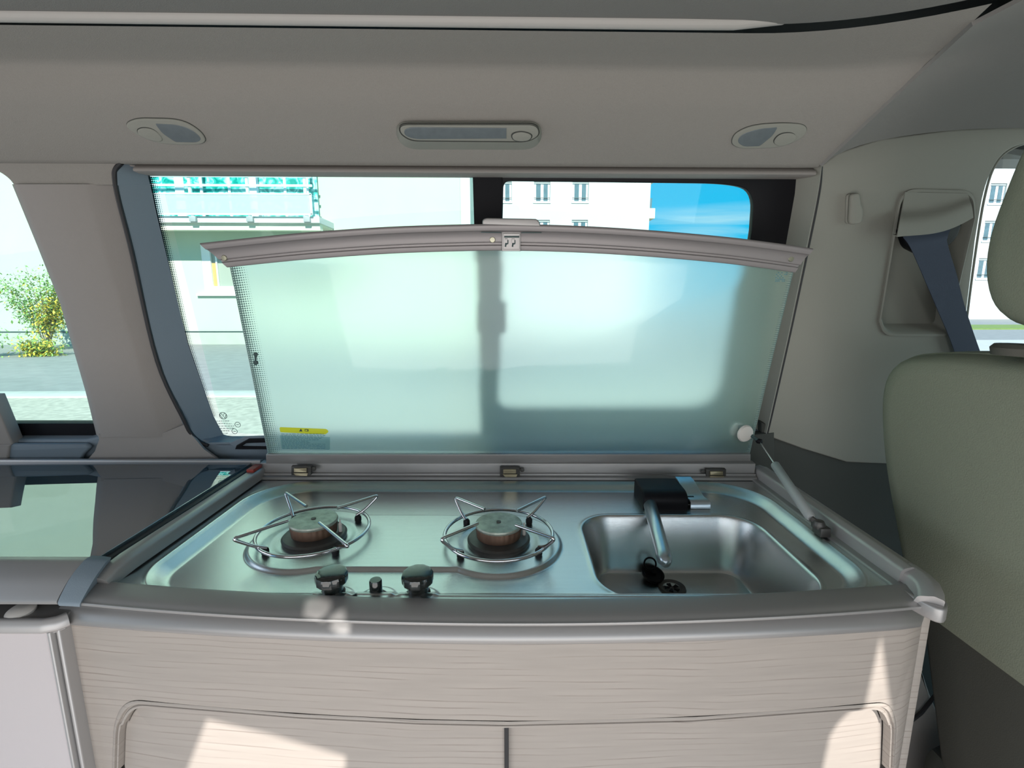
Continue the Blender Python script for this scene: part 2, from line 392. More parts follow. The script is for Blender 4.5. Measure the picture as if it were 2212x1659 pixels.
def lathe(prof, c, axis=Vector((0, 0, 1)), n=32, wob=None):
    axis = axis.normalized(); X = axis.orthogonal().normalized(); Y = axis.cross(X); V = []; F = []; c = Vector(c)
    for (r, z) in prof:
        for k in range(n):
            a = 2 * math.pi * k / n; q = r * (1 + (wob(a, r, z) if wob else 0)); V.append(c + (X * math.cos(a) + Y * math.sin(a)) * q + axis * z)
    for i in range(len(prof) - 1):
        for k in range(n):
            a, b_ = i * n + k, i * n + (k + 1) % n; F.append((a, b_, b_ + n, a + n))
    F.append(tuple(range(n))[::-1]); F.append(tuple((len(prof) - 1) * n + k for k in range(n)))
    return mesh(V, F)
def box(lo, hi, bev=0.0, f=None):
    bm = bmesh.new(); bmesh.ops.create_cube(bm, size=1)
    for v in bm.verts: v.co = Vector([lo[i] + (v.co[i] + 0.5) * (hi[i] - lo[i]) for i in range(3)])
    if bev: bmesh.ops.bevel(bm, geom=bm.edges[:], offset=bev, segments=2, profile=0.5, affect='EDGES')
    if f:
        for v in bm.verts: v.co = f(*v.co)
    me = bpy.data.meshes.new('b'); bm.to_mesh(me); bm.free(); return me
def join(mes):
    bm = bmesh.new()
    for m_ in mes: bm.from_mesh(m_)
    me = bpy.data.meshes.new('j'); bm.to_mesh(me); bm.free(); return me

exec_parts = True
# ================================================================== THE VAN: ceiling and side skin
# headliner cove: profile swept along the roof opening, whose front corner curves towards the cabin
YE = 0.765
prof = [(0.765, 0.380), (0.78, 0.3795), (0.82, 0.3780), (0.85, 0.376), (0.860, 0.3735), (0.8665, 0.3690), (0.871, 0.3620), (0.877, 0.3510), (0.883, 0.3425), (0.890, 0.3340), (0.90, 0.3247), (0.94, 0.2952), (0.985, 0.262), (0.995, 0.2575), (1.02, 0.262)]
lines = []
R0 = 0.42
xs = [-1.9 + 0.08 * i for i in range(int((0.34 + 1.9) / 0.08) + 1)]; xs[-1] = 0.36
stations = [(x, 0, 0) for x in xs] + [(0.36, 0, a) for a in [math.radians(4 * i) for i in range(1, 16)]]
for x, _, a in stations:
    l = []
    for y, z in prof:
        o_ = y - YE; xo = 0.9 * o_
        if a == 0: l.append(Vector((x + (xo if x > 0.33 else 0), y, CZ + z)))
        else:
            rad = R0 + o_; l.append(Vector((0.36 + xo + rad * math.sin(a) * 1.15, YE - R0 + rad * math.cos(a), CZ + z)))
    lines.append(l)
me = loft(lines)
bm = bmesh.new(); bm.from_mesh(me); bvh = BVHTree.FromBMesh(bm)
ra, rb = ray(1773, 355), ray(2101, 47)
cn = ra.cross(rb).normalized()
if cn.dot(ray(1106, 300)) > 0: cn = -cn
def seam_hit(u, v):
    h = bvh.ray_cast(EYE, ray(u, v).normalized()); return h[0]
seam = []
for i in range(13):
    t = i / 12; q = seam_hit(1773 + 328 * t - 3, 355 - 308 * t)
    seam.append(q)
bmesh.ops.bisect_plane(bm, geom=bm.verts[:] + bm.edges[:] + bm.faces[:], plane_co=EYE, plane_no=cn, clear_outer=True)

bm.to_mesh(me); bm.free()
struct('wall_headliner', me, 'headliner', 50)
seam[0] = seam[0] or wall(1773, 355, -0.004)
for i in range(1, 13): seam[i] = seam[i] or seam[i - 1]
# front corner lining right of the seam
arc = resample(smoothpts([wall(1772, 357, -0.004), wall(1811, 328, -0.004), wall(1901, 299, -0.004), wall(2060, 277, -0.004), wall(2240, 271, -0.004), wall(2420, 272, -0.004)]), 24)
top = resample([seam[-1], PY(2420, -120, 0.66)], 24)
rows = []
for i in range(13):
    t = i / 12; L = seam[i]
    Rr = arc[-1].lerp(top[-1], t)
    row = []
    for j in range(24):
        s = j / 23
        base = arc[j].lerp(top[j], t)
        # transfinite patch
        corr = (L - arc[0].lerp(top[0], t)) * (1 - s)
        row.append(base + corr)
    rows.append(row)
struct('trim_1', loft(rows, thick=0.006, nrm=Vector((0, 1, 1))), 'roof_board', 60)

# ceiling: fabric roof board above the opening, with a pale rounded edge rail
def open_edge(off, z, n=40):
    o = []
    for x, _, a in [(x, 0, 0) for x in (-1.9, -1.2, -0.6, 0, 0.2, 0.34)] + [(0, 0, math.radians(3 * i)) for i in range(1, 22)]:
        if a == 0: o.append(Vector((x, YE + off, CZ + z)))
        else: o.append(Vector((0.36 + (R0 + off) * math.sin(a) * 1.15, YE - R0 + (R0 + off) * math.cos(a), CZ + z)))
    return o
ed = [(p.x, p.y) for p in open_edge(-0.012, 0)]
out2 = ed + [(2.3, 0.2), (2.3, -0.51), (-1.9, -0.51)]
struct('ceiling', plate(out2, (), 0.02, 0.004, lambda s, t, d: Vector((s, t, CZ + 0.384 - 0.010 * max(0, min(1, (0.75 - t) / 0.05)) * 0 - d))), 'roof_board')
rl = [Vector((x, 0.750, CZ + 0.379)) for x in (-1.9, -1.0, -0.4, 0.0, 0.25)] + [Vector((0.33, 0.751, CZ + 0.380)), Vector((0.40, 0.752, CZ + 0.388))]
struct('trim_2', sweep(rl, rp([(-0.006, -0.001, 0.002), (0.004, -0.004, 0.005), (0.012, 0.002, 0.005), (0.011, 0.010), (-0.006, 0.010)]), Vector((0, 0, 1))), 'rail_pale')
# roof shell above the gap so the slot reads dark
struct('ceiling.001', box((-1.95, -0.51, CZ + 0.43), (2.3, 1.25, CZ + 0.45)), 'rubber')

# ---- wall pieces left of the big window
WT = 0.02
struct('wall_left_upper', wallplate([(-700, 250), (300, 250), (300, 344), (262, 347, 14), (247, 372, 14), (249, 400), (30, 401), (18, 385, 10), (-10, 366, 20), (-160, 350), (-700, 350)], th=0.012, bev=0.003), 'headliner')
def wl(pts, off=0.0): return [wall(u, v, off) for u, v in pts]
n = 20
pil = [resample(wl([(26, 398), (76, 520), (128, 650), (186, 850), (209, 944)], 0.03), n),
       resample(wl([(32, 398), (82, 520), (133, 650), (191, 850), (214, 944)]), n),
       resample(wl([(40, 398), (90, 520), (141, 650), (199, 850), (222, 944)], -0.006), n),
       resample(wl([(178, 398), (235, 600), (290, 780), (342, 944)], -0.006), n),
       resample(wl([(192, 398), (249, 600), (303, 780), (356, 942)], -0.003), n),
       resample(wl([(246, 398), (262, 470), (338, 780), (404, 926)], 0.014), n),
       resample(wl([(248, 398), (264, 470), (340, 780), (407, 926)], 0.045), n)]
struct('trim_3', loft(pil, thick=0.004, nrm=Vector((0, -1, 0))), 'panel_grey', 40)
foot = [resample(wl([(213, 938), (345, 938), (399, 917)], -0.004), 14), resample(wl([(214, 950), (350, 950), (410, 935)], -0.004), 14),
        resample(wl([(205, 975), (330, 975), (440, 970)], -0.016), 14), resample(wl([(190, 992), (330, 992), (470, 992)], -0.018), 14)]
struct('trim_4', loft(foot, thick=0.006, nrm=Vector((0, -1, 0))), 'panel_grey', 60)
# belt ledge under the windows
struct('trim_5', wallplate([(-700, 952), (180, 952), (210, 945), (430, 950), (470, 962), (1600, 958), (1640, 940), (1668, 935), (1668, 1030), (-700, 1030)], th=0.05, bev=0.006, off=-0.004, step=None), 'reveal_blue')
struct('trim_18', wallplate([(1560, 946), (1672, 934), (1672, 1036), (1560, 1036)], th=0.02, bev=0.003, off=0.002), 'panel_dark')
struct('trim_6', wallplate([(-700, 955), (193, 955), (205, 962, 8), (188, 978, 8), (180, 1000), (-700, 1000)], th=0.012, bev=0.005, off=0.012), 'reveal_blue')
struct('trim_7', wallplate([(-700, 955), (35, 955), (30, 1000), (-700, 1000)], th=0.012, bev=0.005, off=0.016), 'panel_grey')
struct('trim_8', wallplate([(-400, 855), (-6, 855), (36, 955), (36, 962), (-400, 962)], th=0.03, bev=0.004, off=0.01), 'panel_grey')
# dark rubber bead round the opening
bead = wl([(262, 352), (250, 366), (248, 385), (256, 430), (285, 545), (340, 780), (398, 908), (412, 935), (432, 955), (450, 962)], -0.001)
struct('trim_9', tube(smoothpts(bead, 6), 0.0045, 8), 'rubber', 60)
bead = wl([(1774, 360), (1768, 420), (1740, 560), (1706, 720), (1670, 880), (1654, 948)], 0.002)
struct('trim_10', tube(smoothpts(bead, 6), 0.0032, 8), 'rubber', 60)
# reveals of the opening (from the skin back to the glass)
GO = 0.05
def reveal(front, back, nn, mt, name, mid=None):
    a = resample(wl(front, 0.0), nn); b_ = resample(wl(back, GO), nn)
    ls = [a, [p.lerp(q, 0.5) + Vector((0, -0.002, 0)) for p, q in zip(a, b_)], b_]
    return struct(name, loft(ls, thick=0.004), mt, 60)
reveal([(248, 398), (260, 450), (337, 780), (396, 918), (434, 960)], [(322, 398), (338, 470), (405, 745), (462, 905), (485, 946)], 20, 'reveal_blue', 'trim_11')
reveal([(250, 350), (252, 400)], [(312, 360), (322, 400)], 6, 'reveal_blue', 'trim_12')
reveal([(1778, 355), (1768, 420), (1706, 720), (1655, 950)], [(1722, 375), (1718, 420), (1665, 720), (1622, 940)], 16, 'panel_light', 'trim_13')
reveal([(430, 956), (1660, 948)], [(478, 944), (1625, 940)], 6, 'reveal_blue', 'trim_14')
# top rail of the opening: dark slot, brown band, pale lip
struct('trim_15', sweep([Vector((x, 0.999, CZ + 0.262)) for x in (wall(285, 350).x, -0.3, 0.2, wall(1765, 358).x)], rp([(0.001, -0.0165, 0.003), (-0.014, -0.0175), (-0.05, -0.014), (-0.05, 0.004), (-0.012, -0.001), (-0.0, -0.011, 0.003)]), Vector((0, 0, 1))).copy(), 'panel_grey')
bpy.data.objects['trim_15'].location = (0, 0, 0)
struct('trim_16', wallplate([(262, 343, 6), (1770, 352, 6), (1772, 366, 5), (1745, 374, 5), (330, 365, 5), (258, 357, 5)], th=0.03, bev=0.003, off=-0.018), 'panel_grey')
struct('trim_17', wallplate([(286, 352), (1758, 360), (1758, 367), (288, 358)], th=0.003, bev=0.0008, off=-0.0165), 'panel_dark')

# ---- window_1: fixed pane, black divider, sliding pane with its frame, latch on the divider
wn1 = bpy.data.objects.new('window_1', None); COL.objects.link(wn1); wn1['kind'] = 'structure'
def wpart(name, pts, mt, off, th=0.004, bev=0.001, holes=(), label=None, parent=wn1, **kw):
    return part(name, wallplate(pts, holes, th=th, bev=bev, off=-off, **kw), mt, parent, label=label)
wpart('pane', [(300, 360), (1060, 360), (1060, 960), (460, 960, 60), (440, 900)], 'window_glass', GO + 0.006, th=0.004)
wpart('sliding_pane', [(1040, 360), (1740, 365), (1640, 960), (1040, 960)], 'window_glass', GO + 0.012, th=0.004)
wpart('divider', [(1018, 360), (1086, 360), (1074, 960), (1036, 960)], 'black_trim', GO - 0.010, th=0.018, bev=0.002)
wpart('sliding_frame', [(1070, 360), (1800, 362), (1700, 965), (1056, 965)], 'black_trim', GO - 0.004, th=0.016, bev=0.002,
      holes=[[(1088, 388, 14), (1600, 394, 70), (1655, 412, 60), (1648, 500), (1580, 905, 70), (1075, 905, 30)]])
wpart('latch', [(1026, 652, 8), (1092, 652, 8), (1092, 722, 8), (1026, 722, 8)], 'black_trim', GO - 0.035, th=0.025, bev=0.004)
wpart('top_seal', [(300, 362), (1745, 368), (1745, 384), (1086, 378), (1030, 372), (318, 366)], 'black_trim', GO + 0.0, th=0.01)
# rubber along the pane's edge, with the shrinking printed dots
lseal = smoothpts(wl([(314, 360), (330, 445), (398, 745), (452, 900), (468, 932), (492, 944), (600, 946)], GO - 0.0), 8)
part('edge_seal', tube(lseal, 0.0035, 8), 'black_trim', wn1, 60)
a_ = resample(wl([(316, 362), (332, 445), (400, 745), (455, 900)], GO + 0.004), 30); b_ = resample(wl([(336, 362), (352, 445), (418, 745), (470, 900)], GO + 0.004), 30)
part('dot_print', loft([a_, b_]), 'dot_print_black', wn1, 0)
# maker's stamp on the pane: round emblem over small print
def mark(cx, cy, offx=GO + 0.003, parent=wn1, s=1.0):
    P = lambda u, v: wall(u, v, offx); c = P(cx, cy); sc2 = s * 1.12 / 1040
    def pt(x, y): return c + Vector((x * sc2, -WK * y * sc2 * 1.0, -y * sc2))
    ms = [tube([pt(8 * math.cos(a), 8 * math.sin(a)) for a in [2 * math.pi * k / 20 for k in range(20)]], 0.0007, 5, closed=True)]
    for pl in ([(-4, -6), (0, 0), (4, -6)], [(-7, -3), (-3, 6), (0, 0), (3, 6), (7, -3)]):
        ms.append(tube([pt(*q) for q in pl], 0.0006, 5))
    o = part('emblem', join(ms), 'ink', parent, 0)
    ms = []
    for r, (x0, x1) in enumerate([(-22, 10), (-22, 14), (-22, 20), (-20, 18), (-14, 6), (-8, 2)]):
        y = 13 + r * 6; x = x0
        while x < x1:
            w = random.uniform(2, 6); ms.append(tube([pt(x, y), pt(min(x1, x + w), y)], 0.0007, 4)); x += w + 2
    for cx2, cy2 in ((28, 22), (18, 38)):
        ms.append(tube([pt(cx2 + 6 * math.cos(a), cy2 + 6 * math.sin(a)) for a in [2 * math.pi * k / 16 for k in range(16)]], 0.0006, 5, closed=True))
        ms.append(tube([pt(cx2 - 3, cy2), pt(cx2 + 3, cy2)], 0.0007, 4))
    o = part('small_print', join(ms), 'ink', parent, 0); o['kind'] = 'stuff'
mark(482, 898)
# catch recess on the ledge beside the lid
t = part('catch_plate', wallplate([(500, 952, 3), (535, 938, 3), (600, 936), (600, 966), (520, 966, 3)], th=0.006, bev=0.002, off=0.014), 'reveal_blue', wn1)
part('catch', wallplate([(519, 955), (545, 941), (600, 940), (600, 948), (540, 950), (530, 957), (600, 958), (600, 963), (516, 963)], th=0.008, bev=0.001, off=0.018), 'black_trim', wn1)

# ---- window_2: rear side window, left edge of the view
wn2 = bpy.data.objects.new('window_2', None); COL.objects.link(wn2); wn2['kind'] = 'structure'
wpart('pane', [(-700, 330), (60, 330), (240, 970), (-700, 970)], 'window_glass', GO + 0.006, parent=wn2)
wpart('lower_seal', [(-700, 926), (216, 926), (216, 975), (-700, 975)], 'black_trim', 0.028, th=0.02, parent=wn2)
struct('wall_left_rear', wallplate([(-1500, 200), (-300, 200), (-300, 1000), (-1500, 1000)], th=0.02, off=0.0), 'panel_grey')

# ---- wall panel right of the window (pillar with belt outlet) and front side window
belt_hole = [(1945, 412, 34), (2098, 416, 26), (2102, 470), (2062, 640), (2050, 722, 14), (1909, 722, 26), (1899, 690)]
struct('wall_right_pillar', wallplate([(1773, 358), (1811, 329), (1901, 300), (2060, 279), (2200, 272), (2420, 272), (2420, 330), (2235, 303, 40), (2165, 326, 60), (2128, 400, 40), (2108, 520), (2092, 650), (2074, 800), (2060, 1006), (1925, 1003), (1830, 999), (1735, 970), (1652, 940), (1670, 880), (1706, 720), (1742, 560), (1768, 420)], [belt_hole], th=0.014, bev=0.004), 'panel_light')
# recess behind the belt: rim, back
P_ = lambda u, v: PL(u, v, WC, WK)
hl = fillet(px(belt_hole, P_)); f0 = planemap(WC, WK, 0)
ctr = Vector((sum(p.x for p in hl) / len(hl), sum(p.y for p in hl) / len(hl)))
def ringl(sc2, d): return [f0(ctr.x + (p.x - ctr.x) * sc2, ctr.y + (p.y - ctr.y) * sc2, d) for p in hl]
rings = [ringl(1.03, -0.001), ringl(1.025, 0.004), ringl(0.99, 0.005), ringl(0.955, 0.0), ringl(0.90, -0.03), ringl(0.86, -0.034)]
part('belt_recess_rim', loft(rings, closed=True), 'panel_light', bpy.data.objects['wall_right_pillar'], 50)
part('belt_recess_back', plate([tuple((ctr + (p - ctr) * 0.92)) for p in hl], (), 0.003, 0.001, planemap(WC, WK, -0.032)), 'panel_light', bpy.data.objects['wall_right_pillar'])
# seam trim and dark lower lining
struct('wall_right_lower', wallplate([(1648, 915), (1735, 945), (1830, 975), (1925, 980), (2300, 984), (2300, 1500), (1648, 1500)], th=0.02, bev=0.003, off=-0.006), 'panel_dark')
wn3 = bpy.data.objects.new('window_3', None); COL.objects.link(wn3); wn3['kind'] = 'structure'
wpart('pane', [(2050, 250), (2700, 250), (2700, 1000), (2050, 1000)], 'window_glass_clear', GO + 0.006, parent=wn3)
a_ = smoothpts(wl([(2420, 304), (2250, 306), (2185, 322), (2148, 360), (2126, 430), (2108, 540), (2092, 660), (2076, 800)], 0.012), 6)
part('edge_seal', tube(a_, 0.0022, 8), 'panel_light', wn3, 60)
struct('wall_right_front', wallplate([(2600, 200), (3300, 200), (3300, 1200), (2600, 1200)], th=0.02), 'panel_grey')

# rest of the cabin, behind the photographer: floor, ends, and the side with the open sliding door
struct('floor', box((-1.9, -0.62, 0.48), (2.3, 1.3, 0.50)), 'floor_vinyl')
struct('wall_outer_skin', box((-1.95, 1.16, 0.48), (2.4, 1.20, CZ - 0.40)), 'panel_dark')
# ceiling/skin closure above the windows
struct('wall_outer_top', box((-1.95, 1.085, CZ + 0.30), (2.4, 1.16, CZ + 0.45)), 'rubber')
# door side: unseen wall, openings made up to throw the sun patches, open below
def sunback(p, y): t_ = (p.y - y) / SUN_DIR.y; q_ = p - SUN_DIR * t_; return (q_.x, q_.z)
DY = -0.5
pa = [PY(u, v, 0.598) for u, v in [(440, 1558), (585, 1588), (748, 1630), (745, 1700), (360, 1750)]]
pb = [PY(u, v, 0.598) for u, v in [(1884, 1372), (1910, 1530), (1912, 1700), (1765, 1700), (1790, 1590), (1812, 1560), (1850, 1525)]]
pc = [PY(u, v, 0.57) for u, v in [(655, 1296), (690, 1290), (712, 1300), (716, 1322), (690, 1350), (660, 1335)]]
pd = [PY(u, v, 0.57) for u, v in [(728, 1322), (745, 1316), (752, 1345), (750, 1378), (728, 1376), (704, 1358)]]
holes = [[sunback(p, DY) for p in q_] for q_ in (pa, pb, pc, pd)]
topz = CZ + 0.385
def clampz(h): return [(x, min(z, topz - 0.004)) for x, z in h]
struct('wall_back_sunmask', plate([(-1.9, CZ - 0.05), (2.3, CZ - 0.05), (2.3, topz + 0.04), (-1.9, topz + 0.04)], [clampz(h) for h in holes], 0.006, 0.0005,
       lambda s, t_, d: Vector((s, DY - d * 0, t_)) + Vector((0, -d, 0))), 'panel_grey')
struct('wall_back_rear', box((-1.9, DY - 0.03, 0.48), (-1.15, DY, CZ - 0.05)), 'panel_grey')
struct('wall_back_front', box((1.1, DY - 0.03, 0.48), (2.3, DY, CZ - 0.05)), 'panel_grey')

# ================================================================== KITCHEN UNIT
HZ = -0.392
def yh(x): return 0.596 - 0.016 + 0.112 * x * x if True else 0   # front edge of the tray (bowed)
def yf(x):                                                    # cabinet front
    y = 0.572 + 0.10 * x * x
    if x > 0.569: y += 0.05 - math.sqrt(max(0, 0.05 ** 2 - (min(x, 0.618) - 0.569) ** 2))
    return y
cab = thing('kitchen_cabinet', 'pale wood camper kitchen cabinet with curved front below the open glass lid', 'cabinet', K(0, 0.8, -1.35))
XL, XR = -0.625, 0.618
def fm(off=0.0): return lambda s, t_, d: K(s, yf(s) - d - off, t_)
dh = [(-0.575, -1.2), (-0.575, -0.60, 0.0), (-0.56, -0.560, 0.03), (-0.50, -0.545, 0.03), (0.0, -0.552), (0.53, -0.548), (0.572, -0.552, 0.035), (0.576, -0.60), (0.576, -1.2)]
def kfl(u, v, off=0.0):                                           # pixel -> (x,z) on the bowed front
    y = 0.6
    for _ in range(8):
        q_ = KI(PY(u, v, y)); w_ = K(q_.x, yf(q_.x) + off, 0); y = w_.y
    return (q_.x, q_.z)
hp = [(232, 1900), (244, 1659), (247, 1560, 40), (275, 1512, 40), (640, 1543), (900, 1556), (1100, 1560), (1500, 1550), (1850, 1524), (1918, 1518, 30), (1936, 1560, 30), (1930, 1659), (1918, 1900)]
def kp(pts, off=0.0):
    o = []
    for p in pts:
        x, z = kfl(p[0], p[1], off); o.append((x, z, p[2] * 0.62 / 1040 if len(p) > 2 else 0))
    return o
hole = fillet(kp(hp), 6)
hole[0] = Vector((hole[0].x, -1.25)); hole[-1] = Vector((hole[-1].x, -1.25))
zt = -0.437
part('front_panel', plate([(XL, -1.30), (XR, -1.30), (XR, zt), (XL, zt)], [hole], 0.016, 0.0035, fm(), step=0.035), 'wood', cab, 40)
# groove beading round the door opening
def inset(loop, d):
    c = Vector((0, -0.85)); out_ = []
    for p in loop:
        q_ = p.copy(); q_.x += d if p.x < 0 else -d
        if p.y > -1.2 : q_.y -= d * (1.0 if p.y > -0.60 else 0.3)
        out_.append(q_)
    return out_
rim = hole[1:-1]
def outl(loop, d, off): return [K(p.x, yf(p.x) - off, p.y) for p in inset(loop, d)]
part('opening_bead', loft([outl(rim, -0.001, 0.0002), outl(rim, 0.001, 0.0014), outl(rim, 0.003, 0.0014), outl(rim, 0.0042, -0.002), outl(rim, 0.0052, -0.002), outl(rim, 0.0062, 0.0006), outl(rim, 0.0085, 0.0006), outl(rim, 0.010, -0.012)]), 'wood', cab, 50)
# two sliding doors, the left one running in front
dl = inset(rim, 0.0105)
def kx(u, v): return kfl(u, v)[0]
xm = kx(1094, 1600)
lp = [p for p in dl if p.x < xm]; lp = lp + [Vector((xm, lp[-1].y)), Vector((xm, -1.25)), Vector((lp[0].x, -1.25))]
xr0 = xm - 0.06
rp_ = [p for p in dl if p.x > xr0]; rp_ = [Vector((xr0, -1.25)), Vector((xr0, rp_[0].y))] + rp_ + [Vector((rp_[-1].x, -1.25))]
d1 = part('sliding_door', plate([tuple(p) for p in lp], (), 0.008, 0.002, fm(-0.008), step=0.035), 'wood', cab, 40)
d2 = part('sliding_door', plate([tuple(p) for p in rp_], (), 0.008, 0.001, fm(-0.013), step=0.035), 'wood', cab, 40)
part('door_edge_strip', sweep([K(xm, yf(xm) + 0.006, z) for z in (-0.566, -1.24)], rp([(-0.003, -0.003, 0.001), (0.003, -0.003, 0.001), (0.003, 0.008), (-0.003, 0.008)]), Vector((0, 1, 0))), 'rubber', d1)
# carcass: side panels, back
part('side_panel', box((XL, 0.66, -1.30), (XL + 0.015, 1.03, HZ - 0.02), 0.001, K), 'wood', cab)
part('side_panel', box((XR - 0.016, 0.625, -1.30), (XR, 1.03, HZ - 0.02), 0.002, K), 'wood', cab)
part('carcass_back', box((XL + 0.02, 0.66, -1.30), (XR - 0.02, 0.68, HZ - 0.19), 0.001, K), 'panel_dark', cab)
# cove moulding above the front and the aluminium front rail
def bow(off, z, x0=XL, x1=0.614, n_=40, fy=yf): return [K(x0 + (x1 - x0) * i / n_, fy(x0 + (x1 - x0) * i / n_) + off, z) for i in range(n_ + 1)]
cove = rp([(-0.004, -0.012), (0.003, -0.012, 0.003), (0.006, -0.004, 0.004), (0.000, 0.006, 0.006), (-0.012, 0.014, 0.008), (-0.016, 0.030), (-0.03, 0.030), (-0.03, -0.012)])
part('top_moulding', sweep(bow(0.0, -0.438), cove), 'alu', cab, 60)
def yr(x): return 0.571 + 0.122 * (x - 0.01) ** 2
fr = rp([(-0.006, -0.004), (-0.005, 0.0035, 0.002), (0.004, 0.0025, 0.004), (0.022, -0.0015, 0.009), (0.029, -0.006, 0.002), (0.0315, -0.0065, 0.001), (0.0315, -0.0105, 0.0015), (0.012, -0.018), (-0.006, -0.022)])
part('front_rail', sweep(bow(0.0, -0.390, -0.555, 0.566, 44, yr), fr, shear0=-1.2, shear1=0.3), 'alu', cab, 50)
# worktop edge band: plan-shaped frame with the rounded front corner
inner = [(-0.545, 1.022), (0.545, 1.022)] + [(0.545 - 1.09 * i / 30, yr(0.545 - 1.09 * i / 30) + 0.004) for i in range(31)]
outer = fillet([(-0.575, 1.05, 0), (0.60, 1.05, 0), (0.606, 0.60, 0.07), (0.565, 0.545, 0.03), (0.545, yr(0.545) + 0.002, 0)] + [(0.5 - 1.05 * i / 20, yr(0.5 - 1.05 * i / 20) + 0.001, 0) for i in range(21)] + [(-0.575, 0.64, 0)], 6)
part('worktop_edge', plate(outer, [inner], 0.022, 0.004, lambda s, t_, d: K(s, t_, HZ + 0.004 + d)), 'alu', cab, 40)
# side rails and the hinge rail at the back, standing proud of the tray
sr = rp([(-0.012, 0.0), (-0.012, 0.020, 0.004), (-0.004, 0.024, 0.003), (0.010, 0.024, 0.004), (0.013, 0.0)])
pl = [K(-0.548, 1.03, -0.389), K(-0.548, 0.80, -0.389), K(-0.549, 0.65, -0.389), K(-0.551, 0.63, -0.392), K(-0.553, 0.615, -0.399)]
part('side_rail', sweep(pl, sr), 'alu', cab, 40)
pl = [K(-0.572, 1.03, -0.395), K(-0.572, 0.64, -0.395), K(-0.572, 0.62, -0.405)]
part('side_gasket', sweep(pl, rp([(-0.010, 0), (-0.010, 0.028, 0.003), (0.008, 0.028, 0.003), (0.008, 0)])), 'rubber', cab, 40)
srr = rp([(-0.022, -0.004), (-0.020, 0.018, 0.004), (-0.010, 0.020, 0.002), (-0.002, 0.024, 0.003), (0.013, 0.020, 0.005), (0.016, -0.004)])
pr = [K(0.572, 1.04, -0.389), K(0.572, 0.66, -0.389), K(0.573, 0.62, -0.390)]
part('side_rail', sweep(pr, srr), 'alu_light', cab, 40)
nose = [K(0.573, 0.632, -0.388), K(0.572, 0.608, -0.388), K(0.569, 0.595, -0.3885), K(0.564, 0.584, -0.3915), K(0.559, 0.577, -0.395)]
nsh = [[(-0.020, 0.010), (-0.016, 0.022), (-0.004, 0.024), (0.010, 0.012)], ]
part('rail_end_cap', sweep(nose, rp([(-0.019, -0.004), (-0.019, 0.0175, 0.003), (-0.008, 0.021, 0.002), (0.008, 0.014, 0.004), (0.012, -0.004)])), 'alu_light', cab, 50)
hr = rp([(-0.002, 0.0), (-0.002, 0.006), (0.006, 0.008, 0.001), (0.006, 0.012), (0.012, 0.012), (0.012, 0.034, 0.002), (0.030, 0.036, 0.002), (0.030, 0.0)])
part('hinge_rail', sweep([K(0.555, 1.012, -0.391), K(-0.545, 1.012, -0.391)], hr, Vector((0, 0, 1))), 'alu', cab, 40)
rdp = [K(-0.553, 1.040, -0.372), K(-0.536, 1.020, -0.370)]
part('corner_buffer', box((-0.556, 0.985, -0.366), (-0.540, 1.022, -0.358), 0.002, K), 'red_plastic', cab)

# ---- pressed steel tray: hob and sink in one sheet
def sdf_rr(x, y, x0, x1, y0, y1, r):
    cx, cy = (x0 + x1) / 2, (y0 + y1) / 2; qx = np.abs(x - cx) - (x1 - x0) / 2 + r; qy = np.abs(y - cy) - (y1 - y0) / 2 + r
    return np.hypot(np.maximum(qx, 0), np.maximum(qy, 0)) + np.minimum(np.maximum(qx, qy), 0) - r
def sstep(d, w): t_ = np.clip(-d / w, 0, 1); return t_ * t_ * (3 - 2 * t_)
NX, NY = 700, 300
gx = np.linspace(-0.545, 0.552, NX); fy0 = 0.570 + 0.118 * gx * gx
gy = fy0[None, :] + np.linspace(0, 1, NY)[:, None] * (1.024 - fy0[None, :]); gxx = np.broadcast_to(gx[None, :], gy.shape)
BL, BR = (-0.322, 0.768), (-0.006, 0.757)
d_out = np.where(gy > 0.8, sdf_rr(gxx, gy, -0.521, 0.535, 0.50, 1.004, 0.115), sdf_rr(gxx, gy, -0.521, 0.535, 0.590, 1.2, 0.085))
z = -0.014 * sstep(d_out, 0.028) + 0.0012 * np.exp(-(d_out / 0.0025) ** 2)
d_pl = np.minimum(np.minimum(np.hypot(gxx - BL[0], gy - BL[1]) - 0.108, np.hypot(gxx - BR[0], gy - BR[1]) - 0.108), sdf_rr(gxx, gy, -0.32, -0.005, 0.668, 0.860, 0.01))
z = z + 0.006 * sstep(d_pl, 0.007)
for kxx in (-0.228, -0.169, -0.110):
    z = z + 0.0025 * sstep(np.hypot(gxx - kxx, (gy - 0.600) * 0.9) - 0.030, 0.006)
z = z + 0.0025 * sstep(sdf_rr(gxx, gy, -0.235, -0.105, 0.55, 0.626, 0.01), 0.005) * 0
for c in (BL, BR):
    rr2 = np.hypot(gxx - c[0], gy - c[1]); z = z - 0.002 * sstep(rr2 - 0.070, 0.012)
d_s = sdf_rr(gxx, gy, 0.142, 0.468, 0.602, 0.866, 0.062)
z = z - 0.100 * sstep(d_s, 0.034) ** 0.8 - 0.004 * sstep(d_s + 0.03, 0.10)
z = z + 0.0015 * np.exp(-((d_s - 0.002) / 0.004) ** 2)
ca, sa = math.cos(KA), math.sin(KA)
X = ca * gxx - sa * (gy - 0.8); Y = sa * gxx + ca * (gy - 0.8) + 0.8; Z = CZ + HZ + z
co = np.stack([X, Y, Z], -1).reshape(-1, 3).astype(np.float32)
idx = np.arange(NX * NY).reshape(NY, NX); fa = np.stack([idx[:-1, :-1], idx[:-1, 1:], idx[1:, 1:], idx[1:, :-1]], -1).reshape(-1)
me = bpy.data.meshes.new('tray'); me.vertices.add(NX * NY); me.vertices.foreach_set('co', co.ravel())
